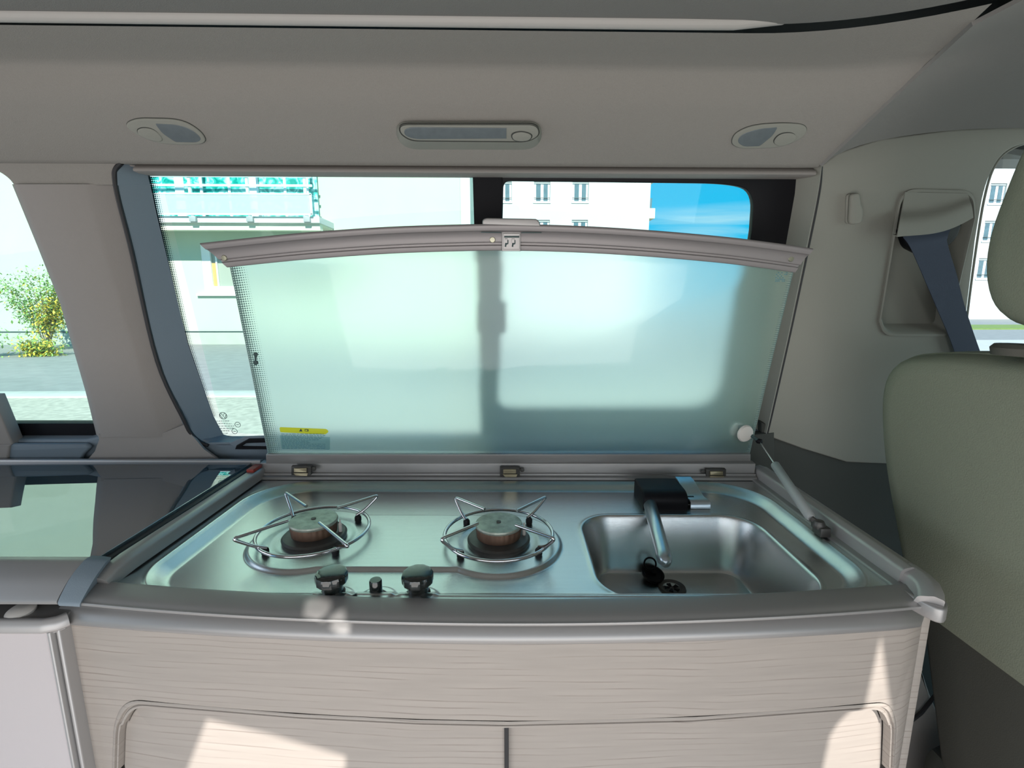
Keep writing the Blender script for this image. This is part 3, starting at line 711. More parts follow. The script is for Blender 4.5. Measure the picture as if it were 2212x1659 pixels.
nf = len(fa) // 4; me.loops.add(nf * 4); me.loops.foreach_set('vertex_index', fa.astype(np.int32)); me.polygons.add(nf)
me.polygons.foreach_set('loop_start', np.arange(0, nf * 4, 4, dtype=np.int32)); me.update(); me.validate()
hob = thing('cooktop', 'brushed steel two-burner cooktop pressed in one sheet with a sink on the right', 'cooktop', K(0, 0.8, HZ))
o = part('steel_tray', me, 'steel', hob, 180)
PZt = HZ - 0.014 + 0.006 - 0.002
for c, nm in ((BL, 'left'), (BR, 'right')):
    c3 = K(c[0], c[1], PZt)
    bn = part('burner', lathe([(0.0, 0.0), (0.052, 0.0), (0.053, 0.006), (0.050, 0.009), (0.040, 0.010), (0.036, 0.012)], c3, n=40), 'burner_base', hob)
    part('flame_ring', lathe([(0.033, 0.009), (0.037, 0.012), (0.0375, 0.026), (0.036, 0.029), (0.0, 0.029)], c3, n=96, wob=lambda a, r, z_: 0.03 * (1 if int(a / (2 * math.pi) * 48) % 2 else 0) if z_ > 0.02 and r > 0.03 else 0), 'burner_body', bn)
    part('burner_cap', lathe([(0.030, 0.028), (0.0385, 0.029), (0.0395, 0.032), (0.0385, 0.0345), (0.030, 0.0355), (0.010, 0.035), (0.0, 0.035)], c3, n=48), 'burner_cap', bn)
    q_ = c3 + Vector((0.043, 0.004, 0)); part('spark_pin', lathe([(0.003, 0.0), (0.003, 0.024), (0.0015, 0.026), (0.0012, 0.031), (0, 0.031)], q_, n=10), 'plastic_white', bn)
    part('screw', lathe([(0.004, 0.035), (0.004, 0.0365), (0.0, 0.037)], c3, n=12), 'burner_base', bn)
for kxx in (-0.228, -0.111):
    c3 = K(kxx, 0.600, HZ - 0.011)
    kb = part('control_knob', lathe([(0.0, 0.0), (0.0165, 0.0), (0.0165, 0.010), (0.014, 0.014), (0.0140, 0.022), (0.0190, 0.025), (0.0208, 0.0275), (0.0212, 0.0365), (0.0200, 0.0395), (0.017, 0.0405), (0.0, 0.041)], c3, Vector((0, -0.06, 1)), n=40, wob=lambda a, r, z_: 0.025 * math.cos(12 * a) if r > 0.0195 else 0), 'knob_black', hob, 24)
c3 = K(-0.169, 0.600, HZ - 0.011)
part('ignition_button', lathe([(0.0, 0.0), (0.0155, 0.0), (0.0155, 0.004), (0.012, 0.007), (0.0085, 0.009), (0.0085, 0.026), (0.0075, 0.028), (0.0, 0.028)], c3, n=28), 'knob_black', hob, 50)
# drain
dc = KZ(1452, 1264, -0.502); dc3 = K(dc.x, dc.y, HZ - 0.1165)
dr = part('drain', lathe([(0.0, 0.001), (0.016, 0.001), (0.018, 0.003), (0.023, 0.004), (0.0245, 0.001), (0.0245, -0.001)], dc3, n=36), 'burner_base', hob)
for k in range(5):
    a = 2 * math.pi * k / 5 + 0.5
    part('drain_slot', plate(fillet([(0.004, -0.0015, .001), (0.013, -0.004, .001), (0.013, 0.004, .001), (0.004, 0.0015, .001)]), (), 0.002, 0.0003, lambda s, t_, d: dc3 + Vector((s * math.cos(a) - t_ * math.sin(a), s * math.sin(a) + t_ * math.cos(a), 0.0025 + d))), 'black_trim', dr)
# loose drain plug with a pull ring
pc_ = KZ(1408, 1242, -0.500); p3 = K(pc_.x, pc_.y, HZ - 0.112)
pg = thing('sink_plug', 'black rubber drain plug with a pull ring lying in the sink', 'plug', p3)
tax = Vector((0.15, -0.25, 1))
part('disc', lathe([(0.0, 0.0), (0.016, 0.0), (0.020, 0.005), (0.021, 0.010), (0.018, 0.011), (0.015, 0.008), (0.006, 0.008), (0.005, 0.014), (0.0, 0.015)], p3, tax, n=32), 'black_trim', pg)
rc = p3 + Vector((-0.003, 0.004, 0.024))
part('pull_ring', tube([rc + Vector((0.011 * math.cos(a), 0.004 * math.sin(a), 0.010 * math.sin(a))) for a in [2 * math.pi * k / 24 for k in range(24)]], 0.0017, 8, closed=True), 'black_trim', pg)

# ---- pan supports
def pan_support(c, corners, label):
    c0 = K(c[0], c[1], PZt + 0.002); ps = thing('pan_support', label, 'pan support', c0, 'wire pan supports on the cooktop')
    R = 0.0905; zr_ = -0.386
    part('ring', tube([K(c[0] + R * math.cos(a), c[1] + R * math.sin(a), zr_) for a in [2 * math.pi * k / 64 for k in range(64)]], 0.0030, 10, closed=True), 'steel_wire', ps, 60)
    for (cx, cy) in corners:
        d = Vector((cx - c[0], cy - c[1])); ang = math.atan2(d.y, d.x); L = d.length
        u_ = d.normalized(); pn = Vector((-u_.y, u_.x))
        def at(r, s, z_): q_ = Vector(c) + u_ * r + pn * s; return K(q_.x, q_.y, z_)
        pth = fil3([at(R - 0.012, 0.007, zr_ - 0.002), at(R + 0.004, 0.004, zr_ + 0.005), at(L, 0.0, -0.359), at(0.040, -0.004, -0.3585)], 0.009)
        part('prong', tube(pth, 0.0028, 8), 'steel_wire', ps, 60)
        f_ = at(R - 0.010, 0.004, PZt + 0.001)
        part('rubber_foot', lathe([(0.0, 0.0), (0.0045, 0.0), (0.006, 0.003), (0.006, 0.010), (0.004, 0.013), (0.0, 0.0135)], f_, n=14), 'rubber', ps)
def loc2(pts, z_=-0.36): return [tuple(KZ(u, v, z_)[:2]) for u, v in pts]
pan_support(BL, loc2([(616, 1064), (819, 1070), (500, 1166), (753, 1182)]), 'chrome wire pan support over the left burner')
pan_support(BR, loc2([(982, 1075), (1181, 1073), (950, 1166), (1200, 1165)]), 'chrome wire pan support over the burner next to the sink')

# ---- folding tap
tp = thing('faucet', 'folding tap with black body, satin spout and flat lever at the sink', 'faucet', K(0.31, 0.955, HZ - 0.014))
bx0, bx1 = KI(PY(1375, 1070, 0.94)).x, KI(PY(1466, 1070, 0.94)).x
part('body', plate(fillet([(0.894, -0.414, .004), (0.890, -0.384, .012), (0.906, -0.372, .012), (0.972, -0.370, .006), (0.972, -0.414, .002)]), (), bx1 - bx0, 0.004, lambda s, t_, d: K(bx1 + d, s, t_)), 'black_trim', tp, 40)
s0 = KI(PY(1403, 1086, 0.895)); s1 = KI(PY(1437, 1214, 0.715))
sp_ = [K(*s0), K(*s0.lerp(s1, 0.5)), K(*s1)]
ax = (K(*s1) - K(*s0)); Ls = ax.length
part('spout', lathe([(0.0, 0.0), (0.010, 0.0), (0.0125, 0.003), (0.0128, Ls * 0.6), (0.0125, Ls * 0.9), (0.0118, Ls * 0.97), (0.008, Ls * 1.02), (0.0, Ls * 1.035)], K(*s0), ax, n=28), 'chrome_satin', tp, 60)
lv = []
lx0, lx1 = bx1 + 0.001, KI(PY(1500, 1070, 0.94)).x
for (yy, zz, e) in [(0.985, -0.349, -0.004), (0.972, -0.350, -0.003), (0.955, -0.357, 0.0), (0.942, -0.366, 0.003), (0.932, -0.3715, 0.006), (0.922, -0.372, 0.010), (0.915, -0.376, 0.012), (0.914, -0.388, 0.012)]:
    lv.append([K(lx0 - 0.002 + e * 0.6, yy - 0.018, zz - 0.017), K(lx1 + e, yy - 0.018, zz - 0.017)])
lv = [resample(l, 3) for l in lv]
part('lever', loft(lv, thick=0.003), 'chrome_satin', tp, 60)
part('lever_hub', lathe([(0, 0), (0.009, 0), (0.009, 0.02), (0, 0.02)], K(bx1 - 0.002, 0.917, -0.396), Vector((1, 0, 0)), n=20), 'knob_black', tp)

# ================================================================== GLASS LID
LC, LK = 1.030 - 0.2047 * 0.342, -0.2047
lid = thing('cooktop_glass_cover', 'raised frosted glass cooktop lid with a curved grey rail on top', 'lid', K(0.02, 1.03, -0.35))
lf = planemap(LC, LK)
def LP(u, v): return PL(u, v, LC, LK)
def lplate(pts, th=0.004, bev=0.001, off=0.0, holes=(), **kw):
    return plate(fillet(px(pts, LP)), [fillet(px(h, LP)) for h in holes], th, bev, planemap(LC, LK, off), **kw)
top_b = [(495, 572), (600, 560), (700, 552), (850, 542), (1000, 537), (1106, 536), (1250, 539), (1400, 548), (1550, 562), (1650, 574), (1714, 583)]
gp = [(580, 990)] + top_b + [(1618, 990)]
part('glass_pane', lplate(gp, 0.0045, 0.001), 'frosted_glass', lid)
n_ = Vector((0, -1, LK)).normalized()
a_ = resample([LP(494, 560) + n_ * 0.0012, LP(580, 978) + n_ * 0.0012], 30); b_ = resample([LP(528, 556) + n_ * 0.0012, LP(610, 978) + n_ * 0.0012], 30)
part('dot_print', loft([a_, b_]), 'dot_print_grey', lid, 0)
a_ = resample([LP(1713, 588) + n_ * 0.0012, LP(1619, 975) + n_ * 0.0012], 30); b_ = resample([LP(1703, 588) + n_ * 0.0012, LP(1611, 975) + n_ * 0.0012], 30)
part('dot_print', loft([a_, b_]), 'dot_print_grey', lid, 0)
# curved rail along the upper edge
rb_ = [(495, 577), (600, 566), (700, 557), (850, 547), (1000, 542), (1106, 541), (1250, 545), (1400, 554), (1550, 567), (1650, 579), (1713, 588)]
path = [LP(*p) for p in smoothpts([Vector((*p, 0)) for p in rb_], 5) and [(q.x, q.y) for q in smoothpts([Vector((*p, 0)) for p in rb_], 5)]]
rprof = rp([(0.0, -0.006), (-0.000, 0.007, 0.002), (-0.010, 0.009, 0.002), (-0.011, 0.0055), (-0.0145, 0.0055), (-0.0155, 0.009, 0.002), (-0.026, 0.0095, 0.006), (-0.036, 0.014, 0.006), (-0.0365, 0.0175, 0.001), (-0.046, 0.020, 0.004), (-0.049, 0.016, 0.002), (-0.040, -0.004, 0.004), (-0.020, -0.006)])
lr_ = part('curved_rail', sweep(path, rprof, n_, shear0=0.62, shear1=-0.25), 'alu_lid', lid, 40)
for (u, v) in ((490, 556), (1064, 517), (1703, 558)):
    c_ = LP(u, v) + n_ * 0.0088; part('screw', lathe([(0.0055, -0.001), (0.0055, 0.0008), (0.0045, 0.0018), (0.0, 0.0020)], c_, n_, n=20), 'screw', lid)
# catch tongue behind the rail, latch in its middle
part('catch_tongue', lplate([(1043, 484), (1043, 474, 5), (1050, 470, 4), (1158, 472, 4), (1165, 480, 5), (1165, 488)], 0.006, 0.002, off=0.020), 'alu', lid)
part('latch_backing', lplate([(1084, 500), (1124, 500), (1124, 541), (1084, 541)], 0.004, 0.001, off=0.0135), 'alu', lid)
lt = part('latch', lplate([(1087, 503, 1), (1122, 503, 1), (1122, 537, 1), (1087, 537, 1)], 0.003, 0.0008, off=0.0155), 'alu_light', lid)
part('latch_slot', lplate([(1089, 508), (1121, 508), (1121, 512), (1089, 512)], 0.001, 0.0002, off=0.0160), 'ink', lt)
for du in (0, 15):
    part('latch_hook', lplate([(1091 + du, 517), (1098 + du, 517), (1098 + du, 525), (1094 + du, 527), (1093 + du, 532), (1090 + du, 531), (1091 + du, 524), (1094 + du, 522)], 0.001, 0.0002, off=0.0165), 'ink', lt)
    part('latch_tab', lplate([(1090 + du, 514), (1096 + du, 514), (1096 + du, 523), (1090 + du, 523)], 0.002, 0.0003, off=0.0175), 'alu_light', lt)
part('slot_line', lplate([(1040, 499), (1083, 500), (1083, 502), (1040, 501)], 0.0006, 0.0001, off=0.0185), 'ink', lid)
part('slot_line', lplate([(1125, 500), (1168, 500), (1168, 502), (1125, 502)], 0.0006, 0.0001, off=0.0185), 'ink', lid)
# black clip near the left edge
cm = []
for (u, v, r) in ((553, 765, 0.0042), (553, 783, 0.0046)):
    cm.append(lathe([(r, 0.0), (r, 0.003), (r * 0.6, 0.004), (0, 0.004)], LP(u, v), n_, n=16))
cm.append(lplate([(551, 765), (555, 765), (555, 783), (551, 783)], 0.002, 0.0003, off=0.003))
part('clip', join(cm), 'ink', lid)
# bottom rail and three hinges
part('bottom_rail', lplate([(578, 978), (1618, 978), (1618, 998), (578, 998)], 0.014, 0.0015, off=0.008), 'alu', lid)
for i, u in enumerate((658, 1101, 1534)):
    hx = (0.0, 0.005, 0.013)[i]
    h = part('hinge', lplate([(u - 21, 998), (u + 21, 998), (u + 21, 1016), (u - 21, 1016)], 0.008, 0.001, off=0.020 + hx), 'burner_base', lid)
    part('hinge_leaf', lplate([(u - 14, 1000), (u + 13, 1000), (u + 13, 1008), (u - 14, 1008)], 0.003, 0.0008, off=0.024 + hx), 'brass', h)
    part('hinge_leaf', lplate([(u - 15, 1010), (u + 16, 1010), (u + 14, 1016), (u - 10, 1016)], 0.003, 0.0008, off=0.024 + hx), 'brass', h)
    sgn = 1 if i < 2 else -1
    part('hinge_screw', lathe([(0.005, 0), (0.005, 0.002), (0, 0.003)], LP(u + sgn * 26, 1004) + n_ * (0.016 + hx), n_, n=14), 'burner_base', h)
# warning sticker
stk = part('warning_sticker', lplate([(605, 940), (713, 944), (713, 971, 3), (609, 969, 3)], 0.0006, 0.0001, off=0.0012), 'sticker_film', lid, label='translucent grey sticker with a yellow header')
part('sticker_header', lplate([(604, 922, 4), (706, 926, 5), (711, 932, 4), (703, 938, 4), (606, 933, 3)], 0.0006, 0.0001, off=0.0016), 'yellow', stk, label='yellow header strip with a warning triangle and a booklet sign')
part('warning_triangle', lplate([(647, 931), (650.5, 925), (654, 931)], 0.0004, 0.0001, off=0.0022), 'ink', stk)
part('booklet_sign', lplate([(659, 926), (667, 926.5), (667, 931), (659, 930.5)], 0.0004, 0.0001, off=0.0022, holes=[[(660, 927.2), (665, 927.4), (665, 930), (660, 929.8)]]), 'ink', stk)
tx = []
for r in range(11):
    v = 936 + r * 3.1; u = 608 + r * 0.3; end = [700, 703, 700, 695, 690, 668, 670, 704, 703, 704, 704][r]
    while u < end:
        w = random.uniform(3, 9); tx.append(lplate([(u, v), (min(u + w, end), v + 0.2), (min(u + w, end), v + 1.4), (u, v + 1.2)], 0.0003, 0.0001, off=0.0022, res=0)); u += w + 1.4
o = part('sticker_text', join(tx), 'print_blue', stk, 0); o['kind'] = 'stuff'
# faint square stamp in the upper right corner
tx = []
for r in range(6):
    for c_ in range(7):
        if random.random() < 0.62: tx.append(lplate([(1676 + c_ * 3.6 - r * .5, 588 + r * 3.6), (1679 + c_ * 3.6 - r * .5, 588 + r * 3.6), (1679 + c_ * 3.6 - r * .5, 590 + r * 3.6), (1676 + c_ * 3.6 - r * .5, 590 + r * 3.6)], 0.0003, 0.0001, off=0.0014, res=0))
o = part('stamp', join(tx), 'print_blue', lid, 0); o['kind'] = 'stuff'

# ---- gas strut with its round glass mount
su = LP(1606, 934)
st_ = thing('gas_strut', 'thin grey gas strut holding up the right side of the glass lid', 'strut', K(0.556, 0.80, -0.39))
part('glass_mount', lathe([(0.012, 0.0), (0.0185, 0.001), (0.0195, 0.004), (0.0175, 0.008), (0.010, 0.0105), (0.0, 0.011)], su + n_ * 0.002, n_ + Vector((0.25, 0, 0.1)), n=32), 'plastic_white', st_)
part('glass_mount_back', lathe([(0.0, 0.0), (0.016, 0.0), (0.017, 0.003), (0.012, 0.006), (0.0, 0.006)], su - n_ * 0.012 + Vector((-0.006, 0, 0)), n_, n=32), 'strut_grey', st_)
j0 = PY(1640, 953, su.y - 0.012); j1 = PY(1674, 1008, 0.96); e1 = PZ(1752, 1119, -0.365)
part('ball_joint', tube([su + n_ * 0.006 + Vector((0.014, 0, -0.004)), j0], 0.0035, 8), 'ink', st_)
part('joint_socket', lathe([(0, -0.006), (0.006, -0.004), (0.0075, 0), (0.006, 0.004), (0, 0.006)], j0, n=14), 'black_trim', st_)
j1 = j0.lerp(e1, 0.36)
part('rod', tube([j0, j1], 0.0016, 10), 'steel_wire', st_, 60)
part('cylinder', lathe([(0, 0), (0.006, 0), (0.0085, 0.002), (0.0085, (e1 - j1).length * 0.97), (0.006, (e1 - j1).length), (0, (e1 - j1).length)], j1, e1 - j1, n=24), 'strut_grey', st_, 60)
br = PZ(1768, 1132, -0.372)
part('bracket', join([tube([e1, br], 0.005, 10), lathe([(0, -0.008), (0.010, -0.006), (0.011, 0), (0.008, 0.006), (0, 0.007)], br, n=10), box((br.x - 0.004, br.y - 0.014, br.z - 0.018), (br.x + 0.014, br.y + 0.010, br.z - 0.002), 0.002)]), 'burner_base', st_)

# ================================================================== LEFT WORKTOP (closed glass cover) and the low cabinet under it
FZ = -0.362
cv = thing('glass_cover', 'closed dark glass worktop cover left of the cooktop mirroring the window', 'cover', K(-0.9, 0.8, FZ - 0.01))
xe = KZ(600, 1000, FZ).x; fy_ = KZ(100, 1210, FZ).y; by_ = KZ(300, 998, FZ).y
part('glass_pane', plate([(-1.75, fy_ - 0.004), (-0.575, fy_ - 0.004), (-0.575, by_), (-1.75, by_)], (), 0.006, 0.001, lambda s, t_, d: K(s, t_, FZ + d)), 'cover_glass', cv)
part('rear_rail', sweep([K(-1.75, by_ + 0.004, FZ - 0.008), K(-0.555, by_ + 0.004, FZ - 0.008)], rp([(-0.008, 0), (-0.008, 0.012, 0.002), (0.006, 0.013, 0.003), (0.006, 0)])), 'alu_light', cv, 50)
gk = rp([(-0.004, 0.003), (0.004, 0.004, 0.003), (0.011, 0.0015, 0.006), (0.030, -0.009, 0.01), (0.046, -0.026, 0.004), (0.050, -0.031, 0.002), (0.049, -0.036, 0.002), (0.03, -0.036), (-0.004, -0.02)])
x1 = KZ(204, 1215, FZ).x
part('front_rail', sweep([K(-1.75, fy_, FZ), K(x1 - 0.012, fy_, FZ)], gk, shear1=-0.1), 'alu', cv, 50)
gkc = rp([(-0.006, 0.004), (0.004, 0.005, 0.003), (0.011, 0.0025, 0.006), (0.031, -0.008, 0.01), (0.047, -0.026, 0.004), (0.051, -0.032, 0.002), (0.049, -0.038, 0.002), (0.03, -0.04), (-0.006, -0.03)])
part('rail_end_cap', sweep([K(x1 - 0.013, fy_, FZ), K(x1 + 0.004, fy_, FZ - 0.001), K(x1 + 0.012, fy_ + 0.002, FZ - 0.004)], gkc), 'reveal_blue', cv, 50)
part('underside', plate([(-1.75, fy_), (-0.595, fy_), (-0.595, by_ + 0.005), (-1.75, by_ + 0.005)], (), 0.02, 0.002, lambda s, t_, d: K(s, t_, FZ - 0.0065 + d)), 'panel_dark', cv)

fc = thing('cool_box_cabinet', 'pale pinkish low cabinet at the lower left with a round latch on its ledge', 'cabinet', K(-0.8, 0.75, -1.35))
# ledge under the rail, latch knob
P0 = lambda u, v, y: KI(PY(u, v, y))
yl = 0.575
lz = P0(50, 1300, yl).z
rx_ = P0(122, 1330, 0.55).x
LZ = -0.430
rx_ = KZ(112, 1345, LZ).x
part('ledge', plate([(-1.7, 0.588), (rx_ - 0.004, 0.588), (rx_ + 0.004, 0.597), (rx_ - 0.004, 0.66), (-1.7, 0.66)], (), 0.02, 0.002, lambda s, t_, d: K(s, t_, LZ + d)), 'alu', fc)
lr2 = rp([(-0.004, -0.010), (-0.004, 0.0025, 0.002), (0.002, 0.002, 0.003), (0.007, -0.005, 0.003), (0.008, -0.013, 0.002), (0.005, -0.016), (-0.004, -0.016)])
yy = 0.588
part('ledge_nose', sweep([K(-1.7, yy, LZ), K(rx_ - 0.016, yy, LZ), K(rx_ - 0.002, yy + 0.005, LZ), K(rx_ + 0.004, yy + 0.014, LZ)], lr2), 'alu_light', fc, 50)
kc = PZ(46, 1320, LZ + 0.002)
part('latch_knob', lathe([(0.0, -0.002), (0.016, -0.002), (0.017, 0.002), (0.014, 0.004), (0.0, 0.005)], kc, Vector((0, -0.2, 1)), n=32), 'plastic_white', fc)
yp = 0.587
xp = KI(PY(108, 1400, K(-0.6, yp, 0).y)).x - 0.001
part('body', plate([(-1.7, -1.30), (xp, -1.30), (xp, -0.447), (-1.7, -0.447)], (), 0.30, 0.003, lambda s, t_, d: K(s, yp - d, t_)), 'door_pinkish', fc)
part('corner_strip', plate(fillet([(xp + 0.001, -1.30), (xp + 0.006, -1.30), (xp + 0.006, -0.446), (xp + 0.001, -0.446)]), (), 0.02, 0.002, lambda s, t_, d: K(s, yp - 0.002 - d, t_)), 'alu_light', fc)
part('corner_strip', plate([(xp + 0.007, -1.30), (xp + 0.013, -1.30), (xp + 0.013, -0.446), (xp + 0.007, -0.446)], (), 0.06, 0.003, lambda s, t_, d: K(s, yp + 0.004 - d, t_)), 'alu_light', fc)

# ================================================================== LAMPS IN THE HEADLINER
cf = lambda off=0.0: planemap(CC, CK, off)
def CP(u, v): return PL(u, v, CC, CK)
def cplate(pts, th=0.004, bev=0.001, off=0.0, c=CC, **kw):
    return plate(fillet(px(pts, CP), 8), (), th, bev, planemap(CC, CK, off), **kw)
def reading(name, label, pts, lens, btn, ang):
    a = CP(*pts[0][:2]); t_ = thing(name, label, 'lamp', a, 'oval reading lamps in the headliner')
    cx_ = sum(p[0] for p in pts) / len(pts); cy_ = sum(p[1] for p in pts) / len(pts)
    big = [(cx_ + (p[0] - cx_) * 1.012, cy_ + (p[1] - cy_) * 1.03, p[2]) for p in pts]
    part('gasket', cplate(big, 0.003, 0.0005, off=0.0012), 'panel_dark', t_)
    part('bezel', cplate(pts, 0.006, 0.0018, off=0.0035), 'panel_light', t_)
    part('lens', cplate(lens, 0.003, 0.0008, off=0.0042), 'lamp_lens', t_)
    b2 = [(p[0] - 1.5, p[1] - 1.5, p[2]) for p in btn]
    part('button_gap', cplate(b2, 0.002, 0.0003, off=0.0040), 'panel_dark', t_)
    part('button', cplate(btn, 0.005, 0.0015, off=0.0052), 'panel_light', t_)
def oval(cx_, cy_, a, b_, tilt, n_=14, sk=0):
    o = []
    for k in range(n_):
        t_ = 2 * math.pi * k / n_; x, y = a * math.cos(t_), b_ * math.sin(t_)
        ct = abs(math.cos(t_)) ; x *= 1.0
        o.append((cx_ + x * math.cos(tilt) - y * math.sin(tilt), cy_ + x * math.sin(tilt) + y * math.cos(tilt), a * 0.15))
    return o
reading('reading_lamp', 'oval reading lamp in the headliner above the left end of the window',
        [(276, 262, 22), (300, 254, 18), (390, 256, 30), (430, 278, 25), (447, 300, 14), (438, 310, 12), (400, 312, 20), (345, 309, 30), (300, 292, 30), (273, 272, 14)],
        [(336, 264, 3), (380, 266, 10), (412, 274, 15), (438, 296, 12), (428, 305, 10), (380, 304, 4), (352, 285, 4)],
        [(297, 278, 6), (310, 272, 12), (335, 276, 15), (354, 296, 12), (350, 304, 8), (325, 300, 15), (302, 290, 12)], 0)
reading('reading_lamp', 'oval reading lamp in the headliner near the belt pillar, mirror image of the left one',
        [(1580, 300, 14), (1590, 284, 20), (1628, 268, 30), (1700, 264, 25), (1738, 268, 14), (1744, 282, 14), (1725, 302, 25), (1680, 318, 25), (1600, 320, 18), (1581, 312, 12)],
        [(1590, 302, 12), (1602, 286, 14), (1640, 275, 12), (1679, 272, 3), (1668, 290, 4), (1640, 313, 4), (1604, 314, 10)],
        [(1670, 300, 12), (1684, 286, 14), (1708, 283, 12), (1722, 291, 10), (1712, 304, 14), (1688, 314, 14), (1672, 310, 10)], 0)
cl_ = thing('interior_lamp', 'long pill-shaped lamp in the headliner above the window centre', 'lamp', CP(1013, 300))
b0 = fillet(px([(856, 262, 24), (1166, 262, 24), (1172, 300, 28), (1150, 323, 26), (880, 322, 26), (856, 298, 28)], CP), 8)
b1 = fillet(px([(864, 256, 20), (1160, 256, 20), (1168, 280, 18), (1140, 296, 18), (888, 294, 18), (863, 276, 18)], CP), 8)
g0, g1 = planemap(CC, CK, 0.0), planemap(CC, CK, 0.012)
part('housing', loft([[g0(p.x, p.y, -0.003) for p in b0], [g0(p.x, p.y, 0.001) for p in b0], [g1(p.x, p.y, 0.003) for p in b1], [g1(p.x, p.y, -0.003) for p in b1]], closed=True), 'panel_light', cl_, 50)
part('gasket', plate([tuple(p) for p in b1], (), 0.004, 0.0005, planemap(CC, CK, 0.0145)), 'panel_dark', cl_)
part('face', cplate([(867, 258, 18), (1158, 258, 18), (1165, 280, 16), (1140, 293, 18), (890, 291, 18), (866, 275, 16)], 0.004, 0.0012, off=0.0165), 'panel_light', cl_)
part('lens', cplate([(874, 266, 12), (890, 261, 8), (1094, 263), (1094, 286), (898, 287, 14), (876, 280, 10)], 0.003, 0.0008, off=0.0175), 'lamp_lens', cl_)
part('button_gap', cplate([(1102, 274, 14), (1126, 268, 16), (1152, 276, 14), (1146, 290, 16), (1126, 294, 16), (1106, 290, 14)], 0.002, 0.0004, off=0.0172), 'panel_dark', cl_)
part('button', cplate([(1105, 276, 14), (1126, 270, 16), (1149, 277, 14), (1144, 289, 16), (1126, 292, 16), (1108, 289, 14)], 0.004, 0.0014, off=0.0188), 'panel_light', cl_)

# ================================================================== COAT HOOK, BELT, SEAT
hk = thing('coat_hook', 'small pale coat hook on the pillar between window and belt outlet', 'hook', wall(1840, 450))
part('base', wallplate([(1826, 420, 6), (1848, 416, 8), (1852, 440), (1858, 482, 8), (1824, 484, 8)], th=0.006, bev=0.002, off=0.005), 'panel_light', hk)
part('hook_blade', wallplate([(1828, 420, 6), (1847, 416, 8), (1849, 440), (1855, 455, 5), (1852, 483, 10), (1824, 485, 10)], th=0.010, bev=0.004, off=0.016), 'panel_light', hk)
# belt outlet cover, slider and webbing
bc = thing('belt_outlet_cover', 'curved grey cover hooding the belt outlet on the pillar', 'cover', wall(2010, 470))
rows = []
for k in range(13):
    t_ = k / 12
    u0, v0 = 1943 - 5 * t_, 424 + 86 * t_ - 12 * (t_ < 0.1)
    L0 = (1942 + (1 - t_) * 12 - 5 * t_, 415 + 94 * t_); Rr = (2088 + 12 * math.sin(t_ * math.pi / 2), 418 + 50 * t_)
    row = []
    for j in range(17):
        s = j / 16; u = L0[0] + (Rr[0] - L0[0]) * s; v = L0[1] + (Rr[1] - L0[1]) * s + 18 * t_ * math.sin(s * math.pi) * (0.4 + 0.6 * s)
        bul = 0.004 + 0.030 * (1 / (1 + math.exp(-16 * (t_ - (0.56 - 0.25 * s * s))))) * (1 - 0.55 * s) ; row.append(wall(u, v, -bul))
    rows.append(row)
rows.append([p + Vector((0, 0.012, 0.004)) for p in rows[-1]])
part('shell', loft(rows, thick=0.002), 'panel_light', bc, 60)
bt = thing('seat_belt', 'dark blue-grey seat belt running from the pillar outlet down behind the seat', 'seat belt', wall(2050, 620))
sl = [wall(1942, 508, -0.012), wall(1960, 545, -0.010), wall(2000, 552, -0.008), wall(2040, 530, -0.008), wall(2068, 490, -0.012)]
part('belt_slider', wallplate([(1940, 496), (2070, 484), (2060, 512, 8), (2040, 532, 6), (2000, 536), (1978, 548, 6), (1952, 535, 12)], th=0.020, bev=0.004, off=0.010), 'black_trim', bt)
w0 = [[wall(1950, 512, -0.016), wall(2052, 496, -0.016)], [wall(1962, 528, -0.022), wall(2046, 512, -0.022)], [wall(1974, 552, -0.018), wall(2046, 528, -0.018)], [wall(2000, 612, -0.012), wall(2066, 595, -0.012)], [wall(2024, 668, -0.012), wall(2082, 658, -0.012)], [wall(2056, 745, -0.014), wall(2110, 742, -0.014)], [wall(2090, 850, -0.016), wall(2150, 850, -0.016)]]
w0 = [resample(l, 6) for l in w0]
cols = []
for j in range(6): cols.append(smoothpts([l[j] for l in w0], 5))
part('webbing', loft(cols, thick=0.0015), 'belt', bt, 60)

